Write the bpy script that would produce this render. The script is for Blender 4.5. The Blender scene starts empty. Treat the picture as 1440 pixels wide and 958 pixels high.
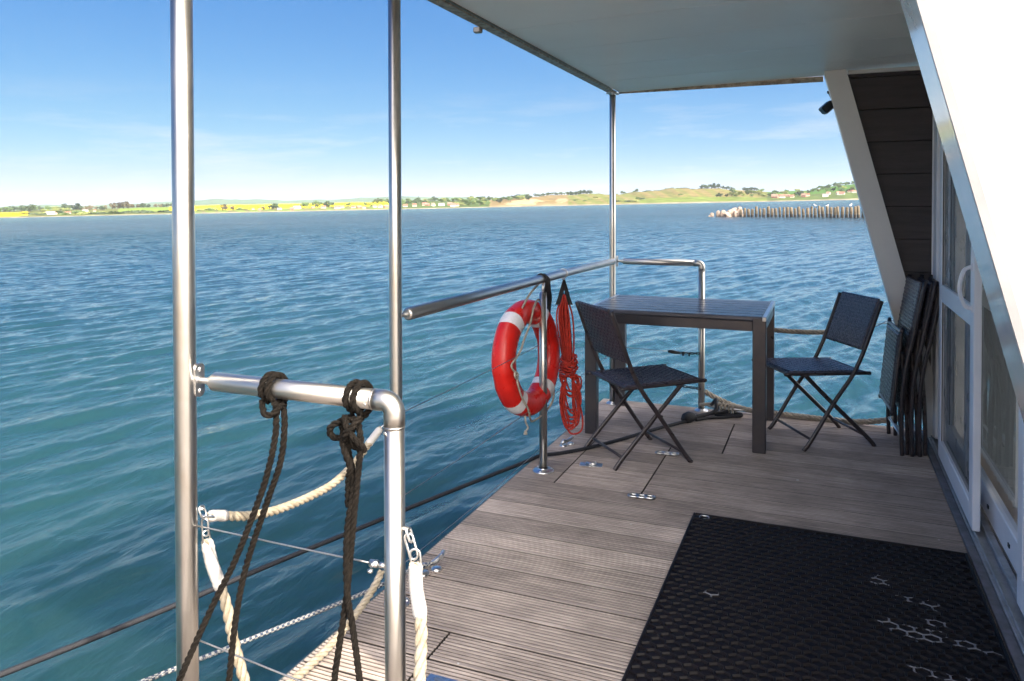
import bpy, math, random
import numpy as np
from mathutils import Vector, Matrix
R = math.radians
sc = bpy.context.scene
col = sc.collection
rnd = random.Random(7)

# ------------------------------------------------------------------ camera, sky, sun, exposure
DECK_H = 0.55                    # deck above the water
EYE = 1.38                       # eye above the deck
YAW = R(22.43)
LIST = R(1.08)                  # the boat lists a little: everything on board is turned by this about the view axis
axis = Vector((-math.sin(YAW), math.cos(YAW), 0))
pivot = Vector((0, 0, EYE))
T = (Matrix.Translation((0, 0, DECK_H)) @ Matrix.Translation(pivot) @ Matrix.Rotation(LIST, 4, axis) @ Matrix.Translation(-pivot))
EYEW = T @ pivot

cd = bpy.data.cameras.new("camera")
cam = bpy.data.objects.new("camera", cd)
col.objects.link(cam)
cd.sensor_width = 36
cd.lens = 36 * 1070 / 1440
cd.shift_y = -171.4 / 1440
cd.clip_start = 0.02
cd.clip_end = 30000
pitch, roll = R(0.99), R(-0.12)
fw = Vector((-math.sin(YAW) * math.cos(pitch), math.cos(YAW) * math.cos(pitch), -math.sin(pitch)))
rt = Vector((math.cos(YAW), math.sin(YAW), 0))
up = rt.cross(fw)
r2 = rt * math.cos(roll) + up * math.sin(roll)
u2 = -rt * math.sin(roll) + up * math.cos(roll)
M = Matrix((r2, u2, -fw)).transposed().to_4x4()
M.translation = pivot
cam.matrix_world = T @ M
sc.camera = cam

SUN_EL, SUN_ROT = R(43.3), R(116.2)
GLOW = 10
w = bpy.data.worlds.new("World"); sc.world = w; w.use_nodes = True
nt = w.node_tree
bg = nt.nodes['Background']
sky = nt.nodes.new('ShaderNodeTexSky'); sky.sky_type = 'NISHITA'; sky.sun_disc = False
sky.sun_elevation = SUN_EL; sky.sun_rotation = SUN_ROT
sky.air_density = 0.6; sky.dust_density = 0.3; sky.ozone_density = 4.0
EXPO = 1.2
bg.inputs[1].default_value = .15
KS = 1/(.15*2**EXPO)
# thin streaks of cirrus low in the sky
tc = nt.nodes.new('ShaderNodeTexCoord'); mp = nt.nodes.new('ShaderNodeMapping')
mp.inputs['Scale'].default_value = (2.2, 2.2, 16)
mp.inputs['Rotation'].default_value = (R(3), R(-4), 0)
nz = nt.nodes.new('ShaderNodeTexNoise'); nz.inputs['Scale'].default_value = 2.3; nz.inputs['Detail'].default_value = 7; nz.inputs['Roughness'].default_value = .6
cr = nt.nodes.new('ShaderNodeMapRange'); cr.inputs[1].default_value = .5; cr.inputs[2].default_value = .75; cr.inputs[3].default_value = 0; cr.inputs[4].default_value = .5
sx = nt.nodes.new('ShaderNodeSeparateXYZ')
el = nt.nodes.new('ShaderNodeMapRange'); el.interpolation_type = 'SMOOTHSTEP'; el.inputs[1].default_value = .17; el.inputs[2].default_value = .07; el.inputs[3].default_value = 0; el.inputs[4].default_value = 1
mu = nt.nodes.new('ShaderNodeMath'); mu.operation = 'MULTIPLY'
mx = nt.nodes.new('ShaderNodeMix'); mx.data_type = 'RGBA'
mx.inputs[7].default_value = (.86*KS, .90*KS, .95*KS, 1)
L = nt.links.new
L(tc.outputs['Generated'], mp.inputs[0]); L(mp.outputs[0], nz.inputs[0]); L(nz.outputs[0], cr.inputs[0])
L(tc.outputs['Generated'], sx.inputs[0]); L(sx.outputs[2], el.inputs[0])
L(cr.outputs[0], mu.inputs[0]); L(el.outputs[0], mu.inputs[1]); L(mu.outputs[0], mx.inputs[0])
# the deep, clear blue away from the sun: each channel of the sky graded, then an unseen sun-side glow added to fill the shade
sp = nt.nodes.new('ShaderNodeSeparateColor'); cb = nt.nodes.new('ShaderNodeCombineColor'); L(sky.outputs[0], sp.inputs[0])
for i, (pw, gn) in enumerate(((1.33, .080), (.80, .180), (.45, .40))):
    a = nt.nodes.new('ShaderNodeMath'); a.operation = 'POWER'; a.inputs[1].default_value = pw
    c = nt.nodes.new('ShaderNodeMath'); c.operation = 'MULTIPLY'; c.inputs[1].default_value = gn*KS
    d = nt.nodes.new('ShaderNodeMath'); d.operation = 'SMOOTH_MIN'; d.inputs[1].default_value = (.70, .79, .91)[i]*KS; d.inputs[2].default_value = .22*KS
    L(sp.outputs[i], a.inputs[0]); L(a.outputs[0], c.inputs[0]); L(c.outputs[0], d.inputs[0]); L(d.outputs[0], cb.inputs[i])
L(cb.outputs[0], mx.inputs[6])
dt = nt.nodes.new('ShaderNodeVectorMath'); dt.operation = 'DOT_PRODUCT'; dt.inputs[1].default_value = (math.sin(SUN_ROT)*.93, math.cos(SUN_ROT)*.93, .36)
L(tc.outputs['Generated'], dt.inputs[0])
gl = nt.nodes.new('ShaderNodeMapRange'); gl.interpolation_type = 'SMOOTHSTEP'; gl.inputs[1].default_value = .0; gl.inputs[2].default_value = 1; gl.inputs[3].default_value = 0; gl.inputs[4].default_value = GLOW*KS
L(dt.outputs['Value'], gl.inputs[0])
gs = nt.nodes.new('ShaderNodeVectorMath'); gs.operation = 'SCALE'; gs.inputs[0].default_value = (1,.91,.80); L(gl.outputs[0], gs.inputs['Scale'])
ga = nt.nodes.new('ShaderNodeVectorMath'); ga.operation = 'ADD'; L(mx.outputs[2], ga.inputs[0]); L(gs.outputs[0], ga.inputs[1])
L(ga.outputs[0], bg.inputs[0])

sd = bpy.data.lights.new("sun", 'SUN'); sd.energy = 3.7; sd.angle = R(.53); sd.color = (1, .89, .74)
sun = bpy.data.objects.new("sun", sd); col.objects.link(sun)
sdir = Vector((math.sin(SUN_ROT) * math.cos(SUN_EL), math.cos(SUN_ROT) * math.cos(SUN_EL), math.sin(SUN_EL)))
sun.rotation_euler = sdir.to_track_quat('Z', 'Y').to_euler()
sun.location = (4, -3, 8)

vs = sc.view_settings
vs.view_transform = 'Standard'; vs.look = 'None'; vs.gamma = 1; vs.use_curve_mapping = False
vs.exposure = EXPO
sc.render.engine = 'CYCLES'
sc.cycles.use_denoising = True
sc.cycles.max_bounces = 8; sc.cycles.diffuse_bounces = 4; sc.cycles.glossy_bounces = 4
sc.cycles.transparent_max_bounces = 12; sc.cycles.caustics_reflective = True; sc.cycles.blur_glossy = 1.0; sc.cycles.sample_clamp_indirect = 4; sc.cycles.caustics_refractive = False

# ------------------------------------------------------------------ helpers
def tag(o, label=None, cat=None, group=None, kind=None):
    for k, v in (('label', label), ('category', cat), ('group', group), ('kind', kind)):
        if v: o[k] = v
    return o

class MB:
    """collects shapes and links them as one mesh object"""
    def __init__(s): s.v = []; s.f = []; s.m = []; s.sm = []
    def add(s, vs_, fs, mi=0, smooth=False):
        b = len(s.v); s.v += [tuple(p) for p in vs_]
        for f in fs:
            s.f.append(tuple(b + i for i in f)); s.m.append(mi); s.sm.append(smooth)
    def box(s, a, b, mi=0, mat=None):
        (x0, y0, z0), (x1, y1, z1) = a, b
        vs_ = [(x0,y0,z0),(x1,y0,z0),(x1,y1,z0),(x0,y1,z0),(x0,y0,z1),(x1,y0,z1),(x1,y1,z1),(x0,y1,z1)]
        if mat is not None: vs_ = [mat @ Vector(p) for p in vs_]
        s.add(vs_, [(3,2,1,0),(4,5,6,7),(0,1,5,4),(1,2,6,5),(2,3,7,6),(3,0,4,7)], mi)
    def bbox(s, a, b, c=.003, mi=0, mat=None):
        """box with chamfered edges"""
        a = Vector(a); b = Vector(b)
        ce = (a + b) / 2; h = (b - a) / 2
        c = min(c, min(h) * .45)
        vs_ = []; idx = {}
        for sx_ in (-1, 1):
            for sy_ in (-1, 1):
                for sz_ in (-1, 1):
                    for ax in range(3):
                        p = [sx_ * (h[0] - c), sy_ * (h[1] - c), sz_ * (h[2] - c)]
                        p[ax] = (sx_, sy_, sz_)[ax] * h[ax]
                        idx[(sx_, sy_, sz_, ax)] = len(vs_)
                        vs_.append(ce + Vector(p))
        fs = []
        S = (-1, 1)
        for ax in range(3):
            o1, o2 = [k for k in range(3) if k != ax]
            for sg in S:
                q = []
                for e1, e2 in ((-1,-1),(1,-1),(1,1),(-1,1)):
                    k = [0,0,0]; k[ax] = sg; k[o1] = e1; k[o2] = e2
                    q.append(idx[(*k, ax)])
                n = (sg > 0) ^ (ax == 1)
                fs.append(tuple(q) if n else tuple(q[::-1]))
        for ax in range(3):           # edges along ax
            o1, o2 = [k for k in range(3) if k != ax]
            for e1 in S:
                for e2 in S:
                    k0 = [0,0,0]; k1 = [0,0,0]
                    k0[ax] = -1; k1[ax] = 1; k0[o1] = k1[o1] = e1; k0[o2] = k1[o2] = e2
                    q = [idx[(*k0, o1)], idx[(*k1, o1)], idx[(*k1, o2)], idx[(*k0, o2)]]
                    fs.append(tuple(q))
        for a1 in S:
            for a2 in S:
                for a3 in S:
                    fs.append((idx[(a1,a2,a3,0)], idx[(a1,a2,a3,1)], idx[(a1,a2,a3,2)]))
        if mat is not None: vs_ = [mat @ p for p in vs_]
        s.add(vs_, fs, mi)
    def tube(s, path, r, n=12, mi=0, caps=True, closed=False, flat=None):
        P = [Vector(p) for p in path]
        k = len(P)
        rr = r if hasattr(r, '__len__') else [r] * k
        if closed:
            Tn = [(P[(i+1) % k] - P[i-1]).normalized() for i in range(k)]
        else:
            Tn = [(P[min(i+1, k-1)] - P[max(i-1, 0)]).normalized() for i in range(k)]
        t0 = Tn[0]
        u = t0.orthogonal().normalized()
        if abs(t0.z) < .9: u = (Vector((0,0,1)) - t0 * t0.z).normalized()
        vs_ = []
        us = []
        for i in range(k):
            if i: u = (u - Tn[i] * u.dot(Tn[i])).normalized()
            us.append(u.copy())
        if closed:   # unwind twist
            a = us[-1] - Tn[0] * us[-1].dot(Tn[0]); a.normalize()
            ang = math.atan2(a.cross(us[0]).dot(Tn[0]), a.dot(us[0]))
        for i in range(k):
            uu = us[i]
            if closed: uu = Matrix.Rotation(ang * i / k, 3, Tn[i]) @ uu
            v = Tn[i].cross(uu)
            for j in range(n):
                t = 2 * math.pi * j / n
                f2 = flat or 1
                vs_.append(P[i] + (uu * math.cos(t) + v * math.sin(t) * f2) * rr[i])
        fs = []
        for i in range(k if closed else k - 1):
            i2 = (i + 1) % k
            for j in range(n):
                j2 = (j + 1) % n
                fs.append((i*n+j, i*n+j2, i2*n+j2, i2*n+j))
        s.add(vs_, fs, mi, True)
        if caps and not closed:
            b = len(s.v) - len(vs_)
            s.f.append(tuple(b + j for j in range(n))[::-1]); s.m.append(mi); s.sm.append(False)
            s.f.append(tuple(b + (k-1)*n + j for j in range(n))); s.m.append(mi); s.sm.append(False)
    def lathe(s, prof, c=(0,0,0), n=24, mi=0, mat=None):
        vs_ = []; fs = []
        for (r, z) in prof:
            for j in range(n):
                t = 2*math.pi*j/n
                p = Vector((r*math.cos(t), r*math.sin(t), z))
                if mat is not None: p = mat @ p
                vs_.append(Vector(c) + p)
        for i in range(len(prof)-1):
            for j in range(n):
                j2 = (j+1) % n
                fs.append((i*n+j, i*n+j2, (i+1)*n+j2, (i+1)*n+j))
        s.add(vs_, fs, mi, True)
    def prism(s, poly, y0, y1, mi=0, ax='y'):
        """polygon in xz extruded along y (or in yz along x)"""
        n = len(poly)
        if ax == 'y': vs_ = [(p[0], y0, p[1]) for p in poly] + [(p[0], y1, p[1]) for p in poly]
        elif ax == 'x': vs_ = [(y0, p[0], p[1]) for p in poly] + [(y1, p[0], p[1]) for p in poly]
        else: vs_ = [(p[0], p[1], y0) for p in poly] + [(p[0], p[1], y1) for p in poly]
        fs = [tuple(range(n))[::-1], tuple(range(n, 2*n))]
        for i in range(n):
            j = (i+1) % n
            fs.append((i, j, n+j, n+i))
        s.add(vs_, fs, mi)
    def build(s, name, mats, parent=None, origin=None, onboard=True):
        me = bpy.data.meshes.new(name)
        o0 = Vector(origin) if origin is not None else Vector((0,0,0))
        me.from_pydata([tuple(Vector(p) - o0) for p in s.v], [], s.f)
        if not isinstance(mats, (list, tuple)): mats = [mats]
        for m in mats: me.materials.append(m)
        me.polygons.foreach_set('material_index', s.m)
        me.polygons.foreach_set('use_smooth', s.sm)
        me.update()
        import bmesh
        bm = bmesh.new(); bm.from_mesh(me); bmesh.ops.recalc_face_normals(bm, faces=bm.faces); bm.to_mesh(me); bm.free()
        o = bpy.data.objects.new(name, me)
        o.location = o0
        col.objects.link(o)
        if parent is not None: o.parent = parent
        elif onboard: ONBOARD.append(o)
        return o

ONBOARD = []
def empty(name, loc=(0,0,0), rz=0, label=None, cat=None, group=None, onboard=True):
    o = bpy.data.objects.new(name, None); o.empty_display_size = .1
    o.location = loc; o.rotation_euler = (0, 0, rz)
    col.objects.link(o); tag(o, label, cat, group)
    if onboard: ONBOARD.append(o)
    return o

def spline(pts, n=8, closed=False):
    P = [Vector(p) for p in pts]; out = []
    k = len(P)
    rng = range(k if closed else k-1)
    for i in rng:
        if closed: p0, p1, p2, p3 = P[i-1], P[i], P[(i+1) % k], P[(i+2) % k]
        else: p0, p1, p2, p3 = P[max(i-1,0)], P[i], P[i+1], P[min(i+2,k-1)]
        for j in range(n):
            t = j/n
            out.append(.5*((2*p1) + (p2-p0)*t + (2*p0-5*p1+4*p2-p3)*t*t + (-p0+3*p1-3*p2+p3)*t**3))
    if not closed: out.append(P[-1])
    return out

def resample(P, step):
    P = [Vector(p) for p in P]
    d = [0]
    for a, b in zip(P, P[1:]): d.append(d[-1] + (b-a).length)
    n = max(2, int(d[-1]/step)+1)
    out = []; k = 0
    for i in range(n):
        t = d[-1]*i/(n-1)
        while k < len(P)-2 and d[k+1] < t: k += 1
        f = (t-d[k])/max(1e-9, d[k+1]-d[k])
        out.append(P[k].lerp(P[k+1], min(1, f)))
    return out

def laid_rope(mb, path, rad, pitch=None, strands=3, mi=0, nseg=7, phase=0, yarn=True):
    """real twisted strands along a path"""
    pitch = pitch or rad*7
    P = resample(path, pitch/11)
    k = len(P)
    Tn = [(P[min(i+1,k-1)] - P[max(i-1,0)]).normalized() for i in range(k)]
    u = Tn[0].orthogonal().normalized()
    fr = []; s_ = 0
    for i in range(k):
        if i:
            u = (u - Tn[i]*u.dot(Tn[i])).normalized(); s_ += (P[i]-P[i-1]).length
        fr.append((u.copy(), Tn[i].cross(u), s_))
    sr = rad*.50
    for q in range(strands):
        pp = []
        for i in range(k):
            uu, vv, s0 = fr[i]
            a = phase + 2*math.pi*(q/strands + s0/pitch)
            pp.append(P[i] + (uu*math.cos(a) + vv*math.sin(a))*(rad-sr))
        mb.tube(pp, sr, nseg, mi)

# ------------------------------------------------------------------ materials
def nodes_of(name):
    m = bpy.data.materials.new(name); m.use_nodes = True
    return m, m.node_tree, m.node_tree.nodes['Principled BSDF']

def mat(name, c, rough=.5, metal=0, var=0, vscale=8, c2=None, bump=0, bscale=60, spec=.5, coat=0, rvar=0, stretch=None, aniso=0, detail=5, lo=.35, hi=.65):
    m, nt, b = nodes_of(name)
    L = nt.links.new
    b.inputs['Base Color'].default_value = (*c, 1)
    b.inputs['Roughness'].default_value = rough
    b.inputs['Metallic'].default_value = metal
    b.inputs['Specular IOR Level'].default_value = spec
    if coat: b.inputs['Coat Weight'].default_value = coat; b.inputs['Coat Roughness'].default_value = .08
    if aniso: b.inputs['Anisotropic'].default_value = aniso
    tc = nt.nodes.new('ShaderNodeTexCoord'); mp = nt.nodes.new('ShaderNodeMapping')
    L(tc.outputs['Object'], mp.inputs[0])
    if stretch: mp.inputs['Scale'].default_value = stretch
    if var or c2:
        n = nt.nodes.new('ShaderNodeTexNoise'); n.inputs['Scale'].default_value = vscale; n.inputs['Detail'].default_value = detail
        n.inputs['Roughness'].default_value = .62
        L(mp.outputs[0], n.inputs[0])
        r_ = nt.nodes.new('ShaderNodeMapRange'); r_.inputs[1].default_value = lo; r_.inputs[2].default_value = hi
        L(n.outputs[0], r_.inputs[0])
        x = nt.nodes.new('ShaderNodeMix'); x.data_type = 'RGBA'
        L(r_.outputs[0], x.inputs[0])
        cc = c2 or tuple(min(1, v*(1+var)) for v in c)
        x.inputs[6].default_value = (*(c if c2 else tuple(v*(1-var) for v in c)), 1)
        x.inputs[7].default_value = (*cc, 1)
        L(x.outputs[2], b.inputs['Base Color'])
    if rvar:
        n2 = nt.nodes.new('ShaderNodeTexNoise'); n2.inputs['Scale'].default_value = vscale*2.3; n2.inputs['Detail'].default_value = 4
        L(mp.outputs[0], n2.inputs[0])
        r2_ = nt.nodes.new('ShaderNodeMapRange'); r2_.inputs[1].default_value = .3; r2_.inputs[2].default_value = .7
        r2_.inputs[3].default_value = max(.02, rough-rvar); r2_.inputs[4].default_value = min(1, rough+rvar)
        L(n2.outputs[0], r2_.inputs[0]); L(r2_.outputs[0], b.inputs['Roughness'])
    if bump:
        n3 = nt.nodes.new('ShaderNodeTexNoise'); n3.inputs['Scale'].default_value = bscale; n3.inputs['Detail'].default_value = 4
        L(mp.outputs[0], n3.inputs[0])
        bp = nt.nodes.new('ShaderNodeBump'); bp.inputs['Strength'].default_value = bump; bp.inputs['Distance'].default_value = .01
        L(n3.outputs[0], bp.inputs['Height']); L(bp.outputs[0], b.inputs['Normal'])
    return m

steel = mat('brushed stainless steel', (.56,.54,.51), .36, 1, var=.05, vscale=6, detail=2)
steel_v = mat('stainless steel post', (.56,.54,.51), .33, 1, c2=(.40,.33,.25), vscale=9, rvar=.04, stretch=(1,1,.35), bump=.008, bscale=90, lo=.5, hi=.85)
zinc = mat('galvanised fitting', (.62,.62,.62), .34, 1, var=.2, vscale=60)
wire_m = mat('wire rope', (.42,.41,.40), .4, 1, var=.2, vscale=300)
white_rope_m = mat('white rope', (.40,.355,.28), .85, 0, c2=(.30,.245,.17), vscale=35, bump=.5, bscale=400)
sleeve_m = mat('white tape sleeve', (.46,.445,.43), .55, 0, var=.06, vscale=50, bump=.5, bscale=60)
grey_rope_m = mat('grey rope', (.33,.29,.24), .9, 0, var=.25, vscale=60, bump=.5, bscale=400)
black_rope_m = mat('black rope', (.006,.005,.004), .85, 0, c2=(.018,.014,.011), vscale=90, bump=.8, bscale=500, spec=.15)
dark_rope_m = mat('dark mooring rope', (.012,.013,.018), .6, 0, var=.3, vscale=80, bump=.5, bscale=300)
red_rope_m = mat('red rope', (.50,.026,.010), .7, 0, c2=(.32,.015,.007), vscale=50, bump=.4, bscale=500)
ring_m = mat('red buoy plastic', (.62,.013,.007), .34, 0, c2=(.50,.012,.008), vscale=9, bump=.06, bscale=30, rvar=.1)
reflect_m = mat('silver reflective tape', (.66,.64,.66), .45, 0, var=.08, vscale=60)
strap_m = mat('black webbing', (.012,.013,.016), .7, 0, var=.3, vscale=90, bump=.4, bscale=300)
wicker = mat('dark poly rattan', (.036,.033,.044), .27, 0, c2=(.065,.052,.064), vscale=70, rvar=.12)
frame_m = mat('dark painted steel', (.030,.026,.031), .34, 0, c2=(.046,.034,.034), vscale=14, rvar=.1)
tabl_m = mat('dark anodised table frame', (.065,.062,.073), .33, .6, c2=(.088,.077,.080), vscale=8, rvar=.06)
slat_m = mat('table slat', (.10,.10,.12), .3, 0, var=.25, vscale=6, stretch=(.4,6,6), rvar=.08)
edge_m = mat('table edge strip', (.50,.50,.52), .3, .9, var=.05)
rubber = mat('black rubber', (.008,.0075,.0085), .75, 0, c2=(.016,.013,.015), vscale=14, bump=.5, bscale=200, spec=.3)
paint = mat('white painted panel', (.56,.545,.53), .2, 0, var=.03, vscale=3, coat=.7, rvar=.06)
ceil_m = mat('soffit paint', (.88,.87,.83), .36, 0, c2=(.83,.82,.79), vscale=1.4, rvar=.06)
beam_m = mat('brace paint', (.72,.71,.70), .35, 0, var=.03, vscale=5)
upvc = mat('white plastic window frame', (.84,.85,.90), .3, 0, var=.03, vscale=6)
upvc2 = mat('dull aluminium sill', (.45,.46,.48), .38, .5, c2=(.30,.30,.30), vscale=16)
thresh_m = mat('threshold strip', (.22,.215,.24), .5, .3, c2=(.13,.125,.13), vscale=18)
siding_m = mat('dark brown cladding', (.036,.030,.033), .5, 0, c2=(.056,.046,.050), vscale=4, stretch=(1,1,9), bump=.15, bscale=50)
alu = mat('aluminium trim', (.40,.38,.36), .4, .8, c2=(.30,.26,.21), vscale=10)
brass = mat('weathered trim', (.48,.42,.34), .5, .4, c2=(.20,.16,.12), vscale=25)
int_m = mat('interior wall', (.7,.7,.68), .8); int_f = mat('interior floor', (.20,.16,.12), .5)
curt_m = mat('grey curtain', (.62,.62,.60), .9, var=.1, vscale=30)
black_p = mat('black plastic', (.012,.012,.013), .4)
pontoon_m = mat('pontoon', (.10,.10,.10), .6, 0, c2=(.05,.06,.045), vscale=3)

def glass_mat(name, tint=(.9,.93,.93), refl=1.0, rough=.01):
    m = bpy.data.materials.new(name); m.use_nodes = True
    nt = m.node_tree; nt.nodes.clear(); L = nt.links.new
    o = nt.nodes.new('ShaderNodeOutputMaterial'); mx = nt.nodes.new('ShaderNodeMixShader')
    t = nt.nodes.new('ShaderNodeBsdfTransparent'); t.inputs[0].default_value = (*tint, 1)
    g = nt.nodes.new('ShaderNodeBsdfGlossy'); g.inputs['Roughness'].default_value = rough
    f = nt.nodes.new('ShaderNodeFresnel'); f.inputs[0].default_value = 1.55
    k = nt.nodes.new('ShaderNodeMath'); k.operation = 'MULTIPLY'; k.inputs[1].default_value = refl; k.use_clamp = True
    L(f.outputs[0], k.inputs[0]); L(k.outputs[0], mx.inputs[0]); L(t.outputs[0], mx.inputs[1]); L(g.outputs[0], mx.inputs[2]); L(mx.outputs[0], o.inputs[0])
    return m
glass = glass_mat('window glass', (.85,.88,.88), .65)

def cloth_mat():
    m = bpy.data.materials.new('pale curtain cloth'); m.use_nodes = True
    nt = m.node_tree; b = nt.nodes['Principled BSDF']; L = nt.links.new
    b.inputs['Base Color'].default_value = (.40,.42,.44,1); b.inputs['Roughness'].default_value = .9
    t = nt.nodes.new('ShaderNodeBsdfTranslucent'); t.inputs[0].default_value = (.27,.31,.35,1); mx = nt.nodes.new('ShaderNodeMixShader'); mx.inputs[0].default_value = .5
    L(b.outputs[0], mx.inputs[1]); L(t.outputs[0], mx.inputs[2]); L(mx.outputs[0], nt.nodes['Material Output'].inputs[0])
    return m
curt_m = cloth_mat()

def screen_mat():
    m = bpy.data.materials.new('insect screen'); m.use_nodes = True
    nt = m.node_tree; b = nt.nodes['Principled BSDF']; L = nt.links.new
    b.inputs['Base Color'].default_value = (.10,.11,.12,1); b.inputs['Roughness'].default_value = .6
    t = nt.nodes.new('ShaderNodeBsdfTransparent'); mx = nt.nodes.new('ShaderNodeMixShader')
    n = nt.nodes.new('ShaderNodeTexNoise'); n.inputs['Scale'].default_value = 7; tc = nt.nodes.new('ShaderNodeTexCoord')
    r_ = nt.nodes.new('ShaderNodeMapRange'); r_.inputs[3].default_value = .48; r_.inputs[4].default_value = .68
    L(tc.outputs['Object'], n.inputs[0]); L(n.outputs[0], r_.inputs[0]); L(r_.outputs[0], mx.inputs[0])
    L(t.outputs[0], mx.inputs[1]); L(b.outputs[0], mx.inputs[2]); L(mx.outputs[0], nt.nodes['Material Output'].inputs[0])
    return m
screen_m = screen_mat()

def deck_mat():
    m, nt, b = nodes_of('weathered grooved decking')
    L = nt.links.new
    at = nt.nodes.new('ShaderNodeAttribute'); at.attribute_name = 'plank'
    tc = nt.nodes.new('ShaderNodeTexCoord')
    mp = nt.nodes.new('ShaderNodeMapping'); mp.inputs['Scale'].default_value = (1.3, 22, 1)
    ad = nt.nodes.new('ShaderNodeVectorMath'); ad.operation = 'ADD'
    L(tc.outputs['Object'], mp.inputs[0]); L(mp.outputs[0], ad.inputs[0]); L(at.outputs['Color'], ad.inputs[1])
    n = nt.nodes.new('ShaderNodeTexNoise'); n.inputs['Scale'].default_value = 4; n.inputs['Detail'].default_value = 8; n.inputs['Roughness'].default_value = .7
    L(ad.outputs[0], n.inputs[0])
    r_ = nt.nodes.new('ShaderNodeMapRange'); r_.inputs[1].default_value = .32; r_.inputs[2].default_value = .68
    L(n.outputs[0], r_.inputs[0])
    x = nt.nodes.new('ShaderNodeMix'); x.data_type = 'RGBA'
    x.inputs[6].default_value = (.25,.208,.185,1); x.inputs[7].default_value = (.53,.445,.39,1)
    L(r_.outputs[0], x.inputs[0])
    # per-plank tone
    sp = nt.nodes.new('ShaderNodeSeparateColor'); L(at.outputs['Color'], sp.inputs[0])
    r3 = nt.nodes.new('ShaderNodeMapRange'); r3.inputs[3].default_value = .68; r3.inputs[4].default_value = 1.2; L(sp.outputs[0], r3.inputs[0])
    x3 = nt.nodes.new('ShaderNodeVectorMath'); x3.operation = 'SCALE'; L(x.outputs[2], x3.inputs[0]); L(r3.outputs[0], x3.inputs['Scale'])
    # blotches of grime
    n2 = nt.nodes.new('ShaderNodeTexNoise'); n2.inputs['Scale'].default_value = 2.6; n2.inputs['Detail'].default_value = 6; n2.inputs['Roughness'].default_value = .65
    L(tc.outputs['Object'], n2.inputs[0])
    r4 = nt.nodes.new('ShaderNodeMapRange'); r4.inputs[1].default_value = .40; r4.inputs[2].default_value = .62; r4.inputs[3].default_value = .78; r4.inputs[4].default_value = 1.08
    L(n2.outputs[0], r4.inputs[0])
    x4 = nt.nodes.new('ShaderNodeVectorMath'); x4.operation = 'SCALE'; L(x3.outputs[0], x4.inputs[0]); L(r4.outputs[0], x4.inputs['Scale'])
    # pale specks (dried droppings)
    v = nt.nodes.new('ShaderNodeTexVoronoi'); v.inputs['Scale'].default_value = 7; v.inputs['Randomness'].default_value = 1
    L(tc.outputs['Object'], v.inputs[0])
    n5 = nt.nodes.new('ShaderNodeTexNoise'); n5.inputs['Scale'].default_value = 60; L(tc.outputs['Object'], n5.inputs[0])
    sb = nt.nodes.new('ShaderNodeMath'); sb.operation = 'MULTIPLY_ADD'; sb.inputs[1].default_value = .10; L(n5.outputs[0], sb.inputs[0]); L(v.outputs['Distance'], sb.inputs[2])
    lt = nt.nodes.new('ShaderNodeMath'); lt.operation = 'LESS_THAN'; lt.inputs[1].default_value = .088; L(sb.outputs[0], lt.inputs[0])
    x5 = nt.nodes.new('ShaderNodeMix'); x5.data_type = 'RGBA'; L(lt.outputs[0], x5.inputs[0]); L(x4.outputs[0], x5.inputs[6]); x5.inputs[7].default_value = (.55,.54,.52,1)
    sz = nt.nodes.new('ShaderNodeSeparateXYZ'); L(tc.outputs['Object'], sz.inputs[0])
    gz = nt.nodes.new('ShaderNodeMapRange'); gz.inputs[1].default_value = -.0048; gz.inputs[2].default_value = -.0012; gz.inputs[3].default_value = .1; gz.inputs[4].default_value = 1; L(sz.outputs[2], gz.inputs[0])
    x6 = nt.nodes.new('ShaderNodeVectorMath'); x6.operation = 'SCALE'; L(x5.outputs[2], x6.inputs[0]); L(gz.outputs[0], x6.inputs['Scale'])   # colour darkened towards the bottom of the grooves
    L(x6.outputs[0], b.inputs['Base Color'])
    b.inputs['Roughness'].default_value = .62; b.inputs['Specular IOR Level'].default_value = .35
    bp = nt.nodes.new('ShaderNodeBump'); bp.inputs['Strength'].default_value = .35; bp.inputs['Distance'].default_value = .004
    L(n.outputs[0], bp.inputs['Height']); L(bp.outputs[0], b.inputs['Normal'])
    return m
deck_m = deck_mat()

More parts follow.
